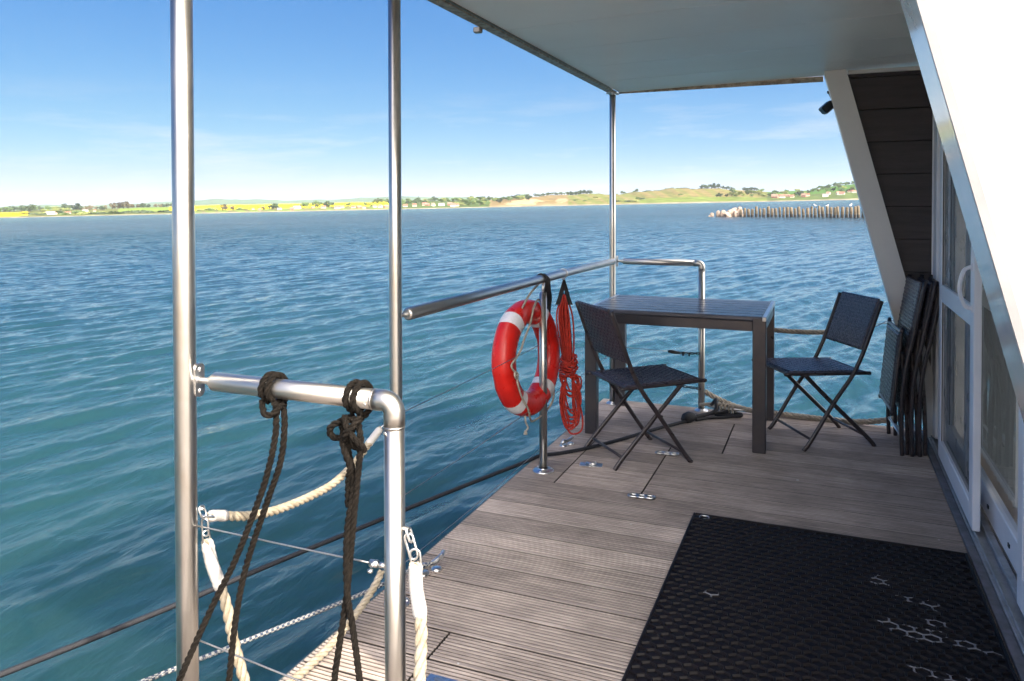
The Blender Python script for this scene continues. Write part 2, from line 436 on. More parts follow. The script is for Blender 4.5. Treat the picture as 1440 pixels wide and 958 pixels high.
def water_mat():
    m, nt, b = nodes_of('sea water')
    L = nt.links.new
    geo = nt.nodes.new('ShaderNodeNewGeometry')
    n = nt.nodes.new('ShaderNodeTexNoise'); n.inputs['Scale'].default_value = .25; n.inputs['Detail'].default_value = 4
    L(geo.outputs['Position'], n.inputs[0])
    x = nt.nodes.new('ShaderNodeMix'); x.data_type = 'RGBA'
    x.inputs[6].default_value = (.010,.033,.039,1); x.inputs[7].default_value = (.014,.046,.048,1)
    L(n.outputs[0], x.inputs[0])
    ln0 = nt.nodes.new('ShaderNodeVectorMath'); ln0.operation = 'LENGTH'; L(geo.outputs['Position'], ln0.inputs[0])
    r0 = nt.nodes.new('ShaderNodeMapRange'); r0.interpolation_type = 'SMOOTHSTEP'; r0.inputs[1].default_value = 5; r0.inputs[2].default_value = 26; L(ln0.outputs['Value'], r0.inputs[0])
    xd = nt.nodes.new('ShaderNodeMix'); xd.data_type = 'RGBA'; L(r0.outputs[0], xd.inputs[0]); L(x.outputs[2], xd.inputs[6]); xd.inputs[7].default_value = (.010,.036,.052,1)   # bluer with distance, the reflected sky put into the base colour
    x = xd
    # pale green shoal along the far shore
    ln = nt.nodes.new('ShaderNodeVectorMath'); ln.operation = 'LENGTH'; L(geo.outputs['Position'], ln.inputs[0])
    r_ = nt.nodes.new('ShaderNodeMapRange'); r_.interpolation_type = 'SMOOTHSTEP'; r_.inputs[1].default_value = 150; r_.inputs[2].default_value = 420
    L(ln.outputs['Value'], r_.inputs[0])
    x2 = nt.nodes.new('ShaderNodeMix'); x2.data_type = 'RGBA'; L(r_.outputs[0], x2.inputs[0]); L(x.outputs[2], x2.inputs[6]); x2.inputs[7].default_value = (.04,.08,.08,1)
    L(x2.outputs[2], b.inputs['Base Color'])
    b.inputs['IOR'].default_value = 1.333; b.inputs['Specular IOR Level'].default_value = 1.0
    b.subsurface_method = 'BURLEY'; b.inputs['Subsurface Weight'].default_value = 1; b.inputs['Subsurface Radius'].default_value = (.5,1,1.2); b.inputs['Subsurface Scale'].default_value = .8
    rg = nt.nodes.new('ShaderNodeMapRange'); rg.inputs[1].default_value = 10; rg.inputs[2].default_value = 110; rg.inputs[3].default_value = .06; rg.inputs[4].default_value = .21
    L(ln.outputs['Value'], rg.inputs[0]); L(rg.outputs[0], b.inputs['Roughness'])
    # small ripples at two scales
    mp = nt.nodes.new('ShaderNodeMapping'); mp.inputs['Rotation'].default_value = (0,0,R(13)); mp.inputs['Scale'].default_value = (2.2,.55,1)
    L(geo.outputs['Position'], mp.inputs[0])
    a = nt.nodes.new('ShaderNodeTexNoise'); a.inputs['Scale'].default_value = 5.0; a.inputs['Detail'].default_value = 6; a.inputs['Roughness'].default_value = .62; a.inputs['Distortion'].default_value = .4
    L(mp.outputs[0], a.inputs[0])
    bp = nt.nodes.new('ShaderNodeBump'); bp.inputs['Strength'].default_value = .3; bp.inputs['Distance'].default_value = .05
    L(a.outputs[0], bp.inputs['Height'])
    a2 = nt.nodes.new('ShaderNodeTexNoise'); a2.inputs['Scale'].default_value = .55; a2.inputs['Detail'].default_value = 7; a2.inputs['Roughness'].default_value = .68
    L(mp.outputs[0], a2.inputs[0])
    far = nt.nodes.new('ShaderNodeMapRange'); far.inputs[1].default_value = 25; far.inputs[2].default_value = 110; far.inputs[4].default_value = 1
    L(ln.outputs['Value'], far.inputs[0])
    bp2 = nt.nodes.new('ShaderNodeBump'); bp2.inputs['Distance'].default_value = 1.9
    L(far.outputs[0], bp2.inputs['Strength']); L(a2.outputs[0], bp2.inputs['Height']); L(bp.outputs[0], bp2.inputs['Normal'])
    L(bp2.outputs[0], b.inputs['Normal'])
    return m

# ------------------------------------------------------------------ water
def water():
    rings = [0.6]
    while rings[-1] < 9000:
        rings.append(rings[-1] * (1.0045 if rings[-1] < 120 else 1.03) + (.004 if rings[-1] < 120 else 0))
    rr = np.array(rings)
    view = math.degrees(YAW)
    fine = np.arange(-52, 52.01, .12)
    coarse = np.concatenate([np.arange(-180, -52, 2.0), fine, np.arange(53, 180, 2.0)])
    ang = np.radians(coarse + view)
    cx_, cy_ = EYEW.x, EYEW.y
    A, Rr = np.meshgrid(ang, rr)
    X = cx_ - np.sin(A)*Rr; Y = cy_ + np.cos(A)*Rr
    Z = np.zeros_like(X)
    rs = np.random.RandomState(5)
    cell = np.gradient(rr)[:, None]
    main = math.atan2(-.227, .969)
    for i in range(100):
        if i < 24: lam = .30 * (.95/.30)**rs.rand(); spread = .22; slope = .042
        elif i < 29: lam = rs.uniform(1.0, 2.2); spread = .4; slope = .018
        elif i < 60: lam = rs.uniform(.15, .32); spread = .42; slope = .022
        else: lam = rs.uniform(.08, .16); spread = .65; slope = .011
        th = main + rs.randn()*spread
        k = 2*math.pi/lam
        amp = slope/k
        ph = rs.rand()*6.283
        att = np.clip((lam/np.maximum(cell*.6, .12*Rr*math.pi/180)) / 3 - .4, 0, 1)
        # slow gustiness
        g = .75 + .35*np.sin(X*.21*math.cos(th+1)+Y*.21*math.sin(th+1)+ph*3)
        p = k*(X*math.cos(th)+Y*math.sin(th)) + ph
        p = p + .6*np.sin(.37*k*(-X*math.sin(th)+Y*math.cos(th)) + ph*1.7)
        Z += amp*att*g*(np.sin(p) + .22*np.cos(2*p))
    nr, na = X.shape
    co = np.stack([X, Y, Z], -1).reshape(-1, 3)
    idx = np.arange(nr*na).reshape(nr, na)
    i2 = np.roll(idx, -1, axis=1)
    F = np.stack([idx[:-1], i2[:-1], i2[1:], idx[1:]], -1)[:, :, ::-1].reshape(-1, 4)
    me = bpy.data.meshes.new('water')
    me.vertices.add(len(co)+1)
    allc = np.concatenate([co, [[cx_, cy_, 0]]])
    me.vertices.foreach_set('co', allc.ravel())
    tri = np.stack([np.full(na, len(co)), i2[0], idx[0]], -1)[:, ::-1]
    nl = F.size + tri.size
    me.loops.add(nl); me.loops.foreach_set('vertex_index', np.concatenate([F.ravel(), tri.ravel()]).astype(np.int32))
    me.polygons.add(len(F)+len(tri))
    st = np.concatenate([np.arange(len(F))*4, F.size + np.arange(len(tri))*3]).astype(np.int32)
    me.polygons.foreach_set('loop_start', st)
    me.polygons.foreach_set('use_smooth', np.ones(len(st), bool))
    me.update(calc_edges=True); me.validate()
    # orientation check
    if me.polygons[10].normal.z < 0: me.flip_normals()
    me.materials.append(water_mat())
    o = bpy.data.objects.new('water', me); col.objects.link(o)
    tag(o, kind='structure')
water()

# ------------------------------------------------------------------ far shore
def bearing(px): return YAW - math.atan((px-720)/1070)
def far_pos(px, r_, h=0):
    a = bearing(px)
    return Vector((EYEW.x - math.sin(a)*r_, EYEW.y + math.cos(a)*r_, h))
def px_m(px, r_, e):          # e picture pixels of height at that bearing and range, in metres
    return e * r_ * math.cos(math.atan((px-720)/1070)) / 1070
RX = [-900,-400,0,60,120,240,275,400,550,700,740,790,830,870,900,950,1000,1040,1080,1140,1170,1205,1240,1300,1900,2400]
RE = [12,12,9,9,9,10,11,10.5,10.5,10,13,15,15.5,14,17,20.5,19.5,17,13,14,19,22,23,18,13,12]
def ridge(px): return float(np.interp(px, RX, RE))
SHORE, RIDGE = 1000., 1350.
def wob(px, s, k=0): return math.sin(px*s+k)+.6*math.sin(px*s*2.37+k*2)+.35*math.sin(px*s*5.1+k*3)
PROF = [(-.03,-.10),(0,0),(.015,.05),(.05,.09),(.12,.17),(.2,.26),(.3,.36),(.4,.46),(.5,.56),(.6,.66),(.7,.76),(.8,.85),(.9,.93),(1,1),(1.15,1.02),(1.5,.8)]
def ground_at(px, t):
    g = float(np.interp(t, [p[0] for p in PROF], [p[1] for p in PROF]))
    r_ = SHORE + (RIDGE-SHORE)*t
    dune = 1 + .04*wob(px, .11, t*4) * (1 if 690 < px < 1090 else .3) * min(1, max(0, t)*3)
    H = px_m(px, RIDGE, ridge(px))
    return r_, g*H*dune
def cover(px, t):
    """what grows or lies on the ground here"""
    c = cover_(px, t)
    if c[2] < .02 and c[0] > .7: return c
    return tuple(v*.52 for v in c) if px > 690 else tuple(v*.62 for v in c)
def cover_(px, t):
    if t < .018: return (.38,.34,.25)
    n = .5+.25*wob(px, .3, t*9)
    j = wob(px, .07, 2)*.05
    if px < 40 and .12 < t+j < .62: return (.86,.64,.004)
    if px < 240:
        if px > 165 and .3 < t < .9: return (.22,.32,.05)
        return (.15,.15+.04*n,.05)
    if px < 560:
        lo = np.interp(px, [240, 330, 560], [.24,.26,.42])
        if lo < t+j*.6 < .97 and not (380 < px < 388): return (.88,.66,.004)
        return (.20,.27,.06) if n > .4 else (.20,.19,.09)
    if px < 690: return (.10,.15,.04)
    if px < 800:
        d = ((px-737)/26)**2 + ((t-.36)/.30)**2 + .35*wob(px, .23, t*14)
        if d < .8: return (.68,.48,.27)
        d2 = ((px-790)/9)**2 + ((t-.35)/.2)**2
        if d2 < .8: return (.60,.40,.22)
        return (.30,.22,.09) if t > .15 else (.38,.30,.15)
    if px < 900:
        return (.22,.24,.06) if n > .35 else (.30,.24,.10)
    if px < 1080:
        if t < .28: return (.20,.26,.055)
        return (.29,.23,.085) if n > .45 else (.22,.225,.06)
    return (.10,.22,.035) if t > .45 else (.13,.18,.05)

def vcol_mat(name, scale):
    m, nt, b = nodes_of(name); L = nt.links.new
    at = nt.nodes.new('ShaderNodeAttribute'); at.attribute_name = 'cover'
    tc = nt.nodes.new('ShaderNodeTexCoord'); n = nt.nodes.new('ShaderNodeTexNoise'); n.inputs['Scale'].default_value = scale; n.inputs['Detail'].default_value = 6
    L(tc.outputs['Object'], n.inputs[0])
    r_ = nt.nodes.new('ShaderNodeMapRange'); r_.inputs[1].default_value = .35; r_.inputs[2].default_value = .65; r_.inputs[3].default_value = .7; r_.inputs[4].default_value = 1.2
    L(n.outputs[0], r_.inputs[0])
    s_ = nt.nodes.new('ShaderNodeVectorMath'); s_.operation = 'SCALE'; L(at.outputs['Color'], s_.inputs[0]); L(r_.outputs[0], s_.inputs['Scale'])
    L(s_.outputs[0], b.inputs['Base Color']); b.inputs['Roughness'].default_value = .95; b.inputs['Specular IOR Level'].default_value = .1
    return m

def terrain():
    pxs = list(np.arange(-900, 2400, 2.5)); ts = [-.03,0,.015,.044,.05,.09] + list(np.arange(.13, 1.0, .045)) + [1,1.15,1.5]
    vs_ = []; cs = []
    for t in ts:
        for px in pxs:
            r_, h = ground_at(px, t)
            if t < 0: h = -1.2
            p = far_pos(px, r_ + 6*wob(px, .05, 1), h); vs_.append(tuple(p)); cs.append(cover(px, t))
    n = len(pxs); fs = []
    for i in range(len(ts)-1):
        for j in range(n-1):
            fs.append((i*n+j, i*n+j+1, (i+1)*n+j+1, (i+1)*n+j))
    me = bpy.data.meshes.new('farmland'); me.from_pydata(vs_, [], fs)
    a = me.color_attributes.new('cover', 'FLOAT_COLOR', 'POINT')
    a.data.foreach_set('color', np.array([(*c, 1) for c in cs], dtype=np.float32).ravel())
    me.materials.append(vcol_mat('fields, dunes and beach', .06))
    for p in me.polygons: p.use_smooth = True
    if me.polygons[800].normal.z < 0: me.flip_normals()
    o = bpy.data.objects.new('far_shore', me); col.objects.link(o); tag(o, kind='structure')
    # distant hills
    HX = [-900,-300,0,25,60,110,160,275,310,360,420,500,545,600,700,800,2400]; HE = [14,15,13,15,16,13,14,17,18.5,16.5,14,15,17,15,12,10,12]
    vs_ = []; fs = []; px2 = list(np.arange(-900, 2400, 8)); rows = [(2600,0),(3000,.55),(3600,1),(4300,.7),(5200,.2)]
    for (r_, k) in rows:
        for px in px2:
            e = float(np.interp(px, HX, HE)) + .5*wob(px, .09)
            vs_.append(tuple(far_pos(px, r_, px_m(px, 3600, e)*k)))
    n = len(px2)
    for i in range(len(rows)-1):
        for j in range(n-1): fs.append((i*n+j, i*n+j+1, (i+1)*n+j+1, (i+1)*n+j))
    me = bpy.data.meshes.new('hills'); me.from_pydata(vs_, [], fs)
    me.materials.append(mat('wooded hills', (.045,.085,.045), .95, c2=(.07,.12,.05), vscale=.01))
    for p in me.polygons: p.use_smooth = True
    if me.polygons[100].normal.z < 0: me.flip_normals()
    o = bpy.data.objects.new('hills', me); col.objects.link(o); tag(o, kind='structure')
terrain()

# ------------------------------------------------------------------ trees on the far shore
leaf = {k: mat(k, c, .9, c2=c2, vscale=.5) for k, c, c2 in (
    ('dark leaves', (.030,.055,.026), (.060,.085,.035)), ('green leaves', (.06,.11,.03), (.11,.16,.04)),
    ('pale leaves', (.14,.17,.04), (.20,.22,.06)), ('brown leaves', (.11,.09,.05), (.15,.12,.06)))}
bark = mat('bark', (.10,.075,.055), .9)
def crown_mesh(name, h, wd, lm, seed, kind='round'):
    q = random.Random(seed); b = MB()
    b.tube([(0,0,-.8),(0,0,h*.3),(q.uniform(-.2,.2),0,h*.6)], [wd*.06, wd*.045, wd*.02], 5, 1)
    lobes = []
    for i in range(7 if kind != 'poplar' else 5):
        if kind == 'poplar': lobes.append((Vector((q.uniform(-.1,.1)*wd, q.uniform(-.1,.1)*wd, h*(.2+.16*i))), wd*.5*(1-.12*i), h*.16))
        elif kind == 'bush': lobes.append((Vector((q.uniform(-.4,.4)*wd, q.uniform(-.4,.4)*wd, h*q.uniform(.2,.6))), wd*q.uniform(.2,.34), h*.3))
        else: lobes.append((Vector((q.uniform(-.32,.32)*wd, q.uniform(-.32,.32)*wd, h*q.uniform(.35,.8))), wd*q.uniform(.18,.32), h*q.uniform(.14,.22)))
    for c, rx, rz in lobes:
        for i in range(46):
            d = Vector((q.gauss(0,1), q.gauss(0,1), q.gauss(0,1))).normalized() * q.uniform(.55, 1.08)
            p = c + Vector((d.x*rx, d.y*rx, d.z*rz))
            s_ = q.uniform(.35,.75)*wd/8
            u = Vector((q.gauss(0,1), q.gauss(0,1), q.gauss(0,1))).normalized(); v = u.orthogonal().normalized()
            b.add([p-u*s_, p+v*s_*.8, p+u*s_, p-v*s_*.8], [(0,1,2,3)])
    me = bpy.data.meshes.new(name); me.from_pydata([tuple(p) for p in b.v], [], b.f)
    me.materials.append(leaf[lm]); me.materials.append(bark); me.polygons.foreach_set('material_index', b.m)
    return me
KINDS = {
    'oak': [crown_mesh('tree', 9, 9, 'dark leaves', 1), crown_mesh('tree', 9, 10, 'dark leaves', 2)],
    'lime': [crown_mesh('tree', 8, 8, 'green leaves', 3), crown_mesh('tree', 8, 9, 'green leaves', 4)],
    'willow': [crown_mesh('tree', 7, 8, 'pale leaves', 5), crown_mesh('tree', 6.5, 9, 'pale leaves', 6)],
    'bare': [crown_mesh('tree', 8, 9, 'brown leaves', 7)],
    'poplar': [crown_mesh('poplar_tree', 10, 3.2, 'dark leaves', 8, 'poplar')],
    'bush': [crown_mesh('bush', 3.5, 6, 'green leaves', 9, 'bush'), crown_mesh('bush', 3.2, 7, 'pale leaves', 10, 'bush'), crown_mesh('bush', 3.2, 6, 'dark leaves', 11, 'bush')],
}
def plant(px, t, kind, s_, label, group, cat='tree', name='tree', v=None):
    me = KINDS[kind][rnd.randrange(len(KINDS[kind])) if v is None else v]
    o = bpy.data.objects.new(name, me)
    r_, h = ground_at(px, t)
    o.location = far_pos(px, r_, h - 1.2*s_)
    o.scale = (s_*rnd.uniform(1.4,1.9), s_*rnd.uniform(1.4,1.9), s_*rnd.uniform(1.2,1.55)); o.rotation_euler = (0,0,rnd.uniform(0,6.28))
    col.objects.link(o); tag(o, label, cat, group)
def grove(x0, x1, step, ts, kinds, s0, s1, label, group, **k):
    x = x0
    while x < x1:
        plant(x+rnd.uniform(-.4,.4)*step, rnd.uniform(*ts), rnd.choice(kinds), rnd.uniform(s0,s1), label, group, **k); x += step*.8*rnd.uniform(.7,1.25)
grove(-60, 62, 6.5, (.75,.95), ['oak','lime'], .55,.8, 'green tree behind the yellow field at the far left shore', 'trees behind the leftmost yellow field')
plant(42, .7, 'oak', 1.0, 'tallest tree just right of the leftmost yellow field', None)
grove(62, 100, 5, (.5,.95), ['lime','willow'], .55,.8, 'light green tree in the low grove right of the leftmost yellow field', 'light grove on the left shore')
for x, s_ in ((94,.95),(103,1.15),(110,.9)): plant(x, .85, 'oak', s_, 'dark rounded tree standing above the left shore cottages', 'dark trees above the left cottages')
grove(117, 150, 5, (.7,.95), ['bare','oak'], .5,.75, 'brownish tree in the row behind the left shore meadow', 'brownish trees on the left shore')
for x, s_ in ((158,1.0),(166,1.1),(174,1.15),(181,.9)): plant(x, .85, 'bare', s_, 'large brown tree in the tall clump left of the nearest steel post', 'tall brown clump on the left shore')
grove(186, 250, 8, (.9,1.0), ['bare','oak'], .5,.75, 'small tree on the ridge behind the light green meadow', 'ridge trees behind the light green meadow')
grove(40, 165, 9, (.12,.4), ['bush'], .8,1.2, 'low bush near the beach of the left shore', 'bushes on the left beach', cat='bush', name='bush')
grove(168, 215, 6, (.12,.3), ['bush'], 1.0,1.5, 'dark green bush below the light green meadow', 'bushes below the light green meadow', cat='bush', name='bush', v=2)
grove(230, 246, 6, (.12,.3), ['bush'], 1.0,1.5, 'round bush beside the nearest steel post on the far shore', 'bushes beside the nearest post', cat='bush', name='bush', v=2)
for x, k, s_ in ((283,'bush',1.1),(298,'bush',1.7),(313,'bare',.9),(329,'bare',.75),(336,'bush',1.1),(345,'bush',.9),(371,'bare',.6),(384,'oak',.85),(389,'lime',.8)):
    plant(x, .22, k, s_, 'bush or small tree in front of the wide yellow field', 'growth in front of the wide yellow field')
for x, s_ in ((427,.95),(432,.8),(444,1.0),(448,.8),(462,1.0),(466,.9),(490,.7),(515,.7),(521,.6)): plant(x, .3, 'lime' if x != 462 else 'oak', s_, 'green tree among the cottages below the yellow field', 'trees among the middle cottages')
grove(526, 556, 4, (.4,.95), ['lime','oak'], .55,.8, 'green tree at the right end of the yellow field, behind the second steel post', 'trees at the right end of the yellow field')
plant(589, .35, 'poplar', 1.15, 'left one of two tall narrow poplars among the village houses', None, name='poplar_tree', cat='poplar')
plant(609, .35, 'poplar', 1.1, 'right one of two tall narrow poplars among the village houses', None, name='poplar_tree', cat='poplar')
grove(562, 745, 3.9, (.45,.95), ['lime','lime','willow','oak'], .55,.85, 'green tree in the wood behind the village on the middle shore', 'trees of the middle shore wood')
grove(640, 690, 5, (.15,.35), ['lime','willow'], .55,.75, 'green tree at the water between village and sandy cliff', 'waterside trees left of the sandy cliff')
grove(753, 800, 4.2, (.97,1.06), ['lime','oak'], .42,.55, 'low green tree on the crest above the sandy cliff', 'green crest trees above the sandy cliff')
grove(800, 832, 3.6, (.97,1.06), ['oak'], .55,.75, 'dark tree in the crest copse left of the third steel post', 'dark crest copse')
grove(868, 905, 9, (.95,1.0), ['bush','oak'], .4,.6, 'small tree on the left slope of the olive hill', 'small trees on the left slope of the olive hill')
grove(905, 984, 6, (.98,1.02), ['bush'], .5,.7, 'bush along the skyline of the olive hill', 'skyline bushes of the olive hill', cat='bush', name='bush', v=2)
for x, s_ in ((986,.6),(991,.75),(996,.8),(1001,.85),(1006,.75),(1011,.65),(1016,.55),(1022,.5),(1029,.6)): plant(x, .98, 'oak', s_, 'dark tree in the copse on top of the olive hill', 'dark copse on top of the olive hill')
grove(1044, 1066, 5, (.96,1.0), ['oak'], .4,.6, 'dark tree in the gap between the two green hills', 'trees between the hills')
for x, s_ in ((1008,.5),(1014,.55),(1021,.5)): plant(x, .3, 'oak', s_, 'dark bush low on the olive hill', 'dark bushes low on the olive hill')
grove(1028, 1082, 4.5, (.25,.7), ['willow','lime'], .5,.85, 'yellow green tree at the foot of the olive hill', 'yellow green trees right of the olive hill')
grove(1084, 1210, 6.2, (.3,.8), ['lime','willow','oak'], .45,.75, 'tree among the houses of the right hand village', 'trees of the right hand village')
grove(1150, 1212, 4.5, (.97,1.04), ['lime','oak'], .4,.6, 'tree on the crest of the rightmost green hill', 'crest trees of the rightmost hill')
for x, t, s_ in ((898,.35,.8),(903,.3,.7),(957,.4,.7),(875,.2,.8),(885,.16,.9),(893,.14,.8),(868,.15,.9)): plant(x, t, 'bush', s_, 'lone bush on the lower slope of the olive hill', 'lone bushes of the olive hill', cat='bush', name='bush')
for x, t in ((830,.4),(838,.5),(810,.3),(822,.22)): plant(x, t, 'bush', .7, 'lone bush on the brown slope left of the third steel post', 'lone bushes of the brown slope', cat='bush', name='bush')

# ------------------------------------------------------------------ houses on the far shore
hw = {'w': mat('white render', (.60,.57,.52), .9), 'c': mat('cream render', (.60,.50,.38), .9), 'b': mat('brick wall', (.35,.16,.11), .9)}
hr = {'r': mat('red tile roof', (.22,.095,.065), .9), 'g': mat('grey roof', (.20,.19,.19), .9), 'n': mat('brown roof', (.22,.14,.10), .9)}
pane_m = mat('dark window', (.03,.035,.04), .2)
def house_set(wk, rk, wd, dp, hh, rh):
    a = MB(); a.box((-wd/2,-dp/2,-1.5), (wd/2,dp/2,hh))
    a.add([(-wd/2,-dp/2,hh),(-wd/2,dp/2,hh),(-wd/2,0,hh+rh),(wd/2,-dp/2,hh),(wd/2,dp/2,hh),(wd/2,0,hh+rh)], [(0,1,2),(3,5,4)])
    b = MB(); o_ = .5
    for sg in (-1, 1):
        b.add([(-wd/2-o_, sg*(dp/2+o_), hh-.35), (wd/2+o_, sg*(dp/2+o_), hh-.35), (wd/2+o_, 0, hh+rh+.15), (-wd/2-o_, 0, hh+rh+.15),
               (-wd/2-o_, sg*(dp/2+o_), hh-.1), (wd/2+o_, sg*(dp/2+o_), hh-.1), (wd/2+o_, 0, hh+rh+.4), (-wd/2-o_, 0, hh+rh+.4)],
              [(0,1,2,3),(4,5,6,7),(0,1,5,4),(0,3,7,4),(1,2,6,5)])
    c = MB()
    for x in np.arange(-wd/2+1.4, wd/2-1, 2.4):
        c.box((x-.5, -dp/2-.06, 1.0), (x+.5, -dp/2-.01, 2.3))
    d = MB(); d.box((wd*.18, -.35, hh+rh*.5), (wd*.18+.7, .35, hh+rh+1.0))
    return [(n, m_.build(n, mm, onboard=False)) for n, m_, mm in (('wall', a, hw[wk]), ('roof', b, hr[rk]), ('window', c, pane_m), ('chimney', d, hw['b']))]
protos = {k: house_set(*v) for k, v in {
    'A': ('w','r',11,8,3.0,3.6), 'B': ('c','r',9,7,2.8,3.2), 'C': ('w','g',14,8,3.2,2.6), 'D': ('b','n',10,8,3.2,3.6), 'E': ('w','n',8,7,2.8,3.4)}.items()}
ONBOARD.clear()
def house(px, t, k, s_, label, group):
    r_, h = ground_at(px, t)
    e = empty('cottage', far_pos(px, r_, h), bearing(px)+rnd.uniform(-.5,.5), label, 'house', group, onboard=False)
    e.scale = (s_*.8, s_*.8, s_*.8)
    parts = {}
    for n, src in protos[k]:
        c = src.copy(); c.name = n; col.objects.link(c); parts[n] = c
        c.parent = parts['roof'] if n == 'chimney' else e
for x, k, s_ in ((71,'C',.8),(77,'B',.6),(93,'B',.6),(96,'A',.6),(120,'C',.6),(133,'B',.5)):
    house(x, .2 if x < 110 else .5, k, s_, 'small cottage near the beach of the left shore', 'cottages of the left shore')
for x, k, s_ in ((356,'E',.45),(365,'D',.45),(393,'C',.5),(411,'D',.6),(418,'C',.85),(440,'D',.55),(455,'A',.7),(474,'A',.8),(481,'A',.65),(497,'B',.7),(505,'D',.7),(512,'B',.6),(527,'A',.6),(535,'E',.75),(543,'D',.7)):
    house(x, .12+rnd.uniform(0,.1), k, s_, 'cottage on the shore below the wide yellow field', 'cottages below the yellow field')
for x, k, s_ in ((570,'B',.8),(583,'B',.8),(597,'B',.9),(601,'D',.7),(609,'E',.8),(621,'C',.75),(633,'D',.75),(637,'A',.75),(643,'B',.65)):
    house(x, .15+rnd.uniform(0,.12), k, s_, 'cottage of the village between second and third steel post', 'cottages of the middle village')
for x, k, s_ in ((1090,'D',1.0),(1100,'A',.85),(1108,'D',.6),(1114,'B',.7),(1131,'D',.8),(1136,'B',.7),(1161,'C',.65),(1165,'E',.7),(1179,'E',.75),(1184,'A',.75),(1196,'B',.9),(1201,'A',.6)):
    house(x, .2+rnd.uniform(0,.15), k, s_, 'cottage of the village at the foot of the rightmost hill', 'cottages of the right hand village')
for k in protos:
    for n, src in protos[k]: bpy.data.objects.remove(src)

# ------------------------------------------------------------------ breakwater
pile_m = mat('weathered pile', (.085,.062,.038), .9, c2=(.20,.165,.115), vscale=3, bump=.6, bscale=12)
pile_w = mat('wet pile foot', (.03,.025,.02), .5, var=.3)
rock_m = mat('granite boulder', (.30,.23,.18), .85, c2=(.17,.14,.12), vscale=2, bump=.5, bscale=8)
pb = MB()
pb.lathe([(.0,-1),(.17,-1),(.175,.12),(.165,.25)], n=9, mi=1)
pb.lathe([(.166,.25),(.16,.7),(.15,.93),(.13,.98),(0,1.0)], n=9, mi=0)
pile0 = pb.build('breakwater_pile', [pile_m, pile_w], onboard=False)
xs = []
x = 1042.
while x < 1245: xs.append(x); x += rnd.uniform(4.9,6.3)
for i, px in enumerate(xs):
    o = pile0 if i == 0 else pile0.copy()
    if i: col.objects.link(o)
    r_ = float(np.interp(px, [1042,1245], [96, 80]))
    o.location = far_pos(px, r_, rnd.uniform(-.06,.1)); o.scale = (rnd.uniform(.8,1.1), rnd.uniform(.8,1.1), rnd.uniform(.95,1.2))
    o.rotation_euler = (rnd.uniform(-.07,.07), rnd.uniform(-.07,.07), rnd.uniform(0,6))
    tag(o, 'weathered wooden pile in the breakwater row', 'pile', 'piles of the breakwater')
def rock_mesh(seed):
    import bmesh
    bm = bmesh.new(); bmesh.ops.create_icosphere(bm, subdivisions=2, radius=.5)
    q = random.Random(seed)
    cut = [(Vector((q.gauss(0,1),q.gauss(0,1),q.gauss(0,1))).normalized(), q.uniform(.28,.42)) for _ in range(9)]
    for v in bm.verts:
        for n_, d_ in cut:
            k = v.co.dot(n_)
            if k > d_: v.co -= n_*(k-d_)
    me = bpy.data.meshes.new('boulder'); bm.to_mesh(me); bm.free(); me.materials.append(rock_m); return me
RK = [rock_mesh(i) for i in range(4)]
for i in range(34):
    u = rnd.random()**.8
    px = 998 + 46*u
    o = bpy.data.objects.new('boulder', RK[i % 4])
    hgt = .15 + .62*u
    o.location = far_pos(px, rnd.uniform(96,100), rnd.uniform(-.1, hgt))
    s_ = rnd.uniform(.5,1.05); o.scale = (s_*1.2, s_, s_*.8); o.rotation_euler = (rnd.uniform(0,6), rnd.uniform(0,6), rnd.uniform(0,6))
    col.objects.link(o); tag(o, 'pale granite boulder in the heap at the left end of the breakwater', 'boulder', 'boulders at the breakwater')
gull_w = mat('gull white', (.75,.74,.72), .8); gull_g = mat('gull grey wing', (.35,.36,.38), .8)
def gull(px, rz, s_, label):
    i = min(range(len(xs)), key=lambda k: abs(xs[k]-px)); px = xs[i]
    r_ = float(np.interp(px, [1042,1245], [96, 80]))
    e = empty('gull', far_pos(px, r_, 1.08), rz, label, 'bird', None, onboard=False)
    e.scale = (s_*.8,)*3
    b = MB()
    b.tube([(-.20,0,.13),(-.12,0,.15),(0,0,.16),(.10,0,.19),(.14,0,.25),(.17,0,.29),(.22,0,.30),(.245,0,.29)], [.012,.05,.075,.065,.042,.045,.03,.006], 8)
    for sy in (-.03,.03): b.tube([(.02,sy,.1),(.02,sy,.0)], .009, 5)
    b.build('body', gull_w, e)
    for sy in (-1,1):
        v = MB(); v.tube([(.08,sy*.06,.19),(-.05,sy*.075,.18),(-.18,sy*.05,.15),(-.27,sy*.02,.13)], [.03,.045,.035,.005], 6, flat=.4); v.build('wing', gull_g, e)
gull(1148, 2.2, 1.25, 'white gull standing on a breakwater pile, left of three')
gull(1165, .4, .95, 'small white gull on a breakwater pile, middle of three')
gull(1194, 1.1, 1.25, 'white gull standing on a breakwater pile, right of three')

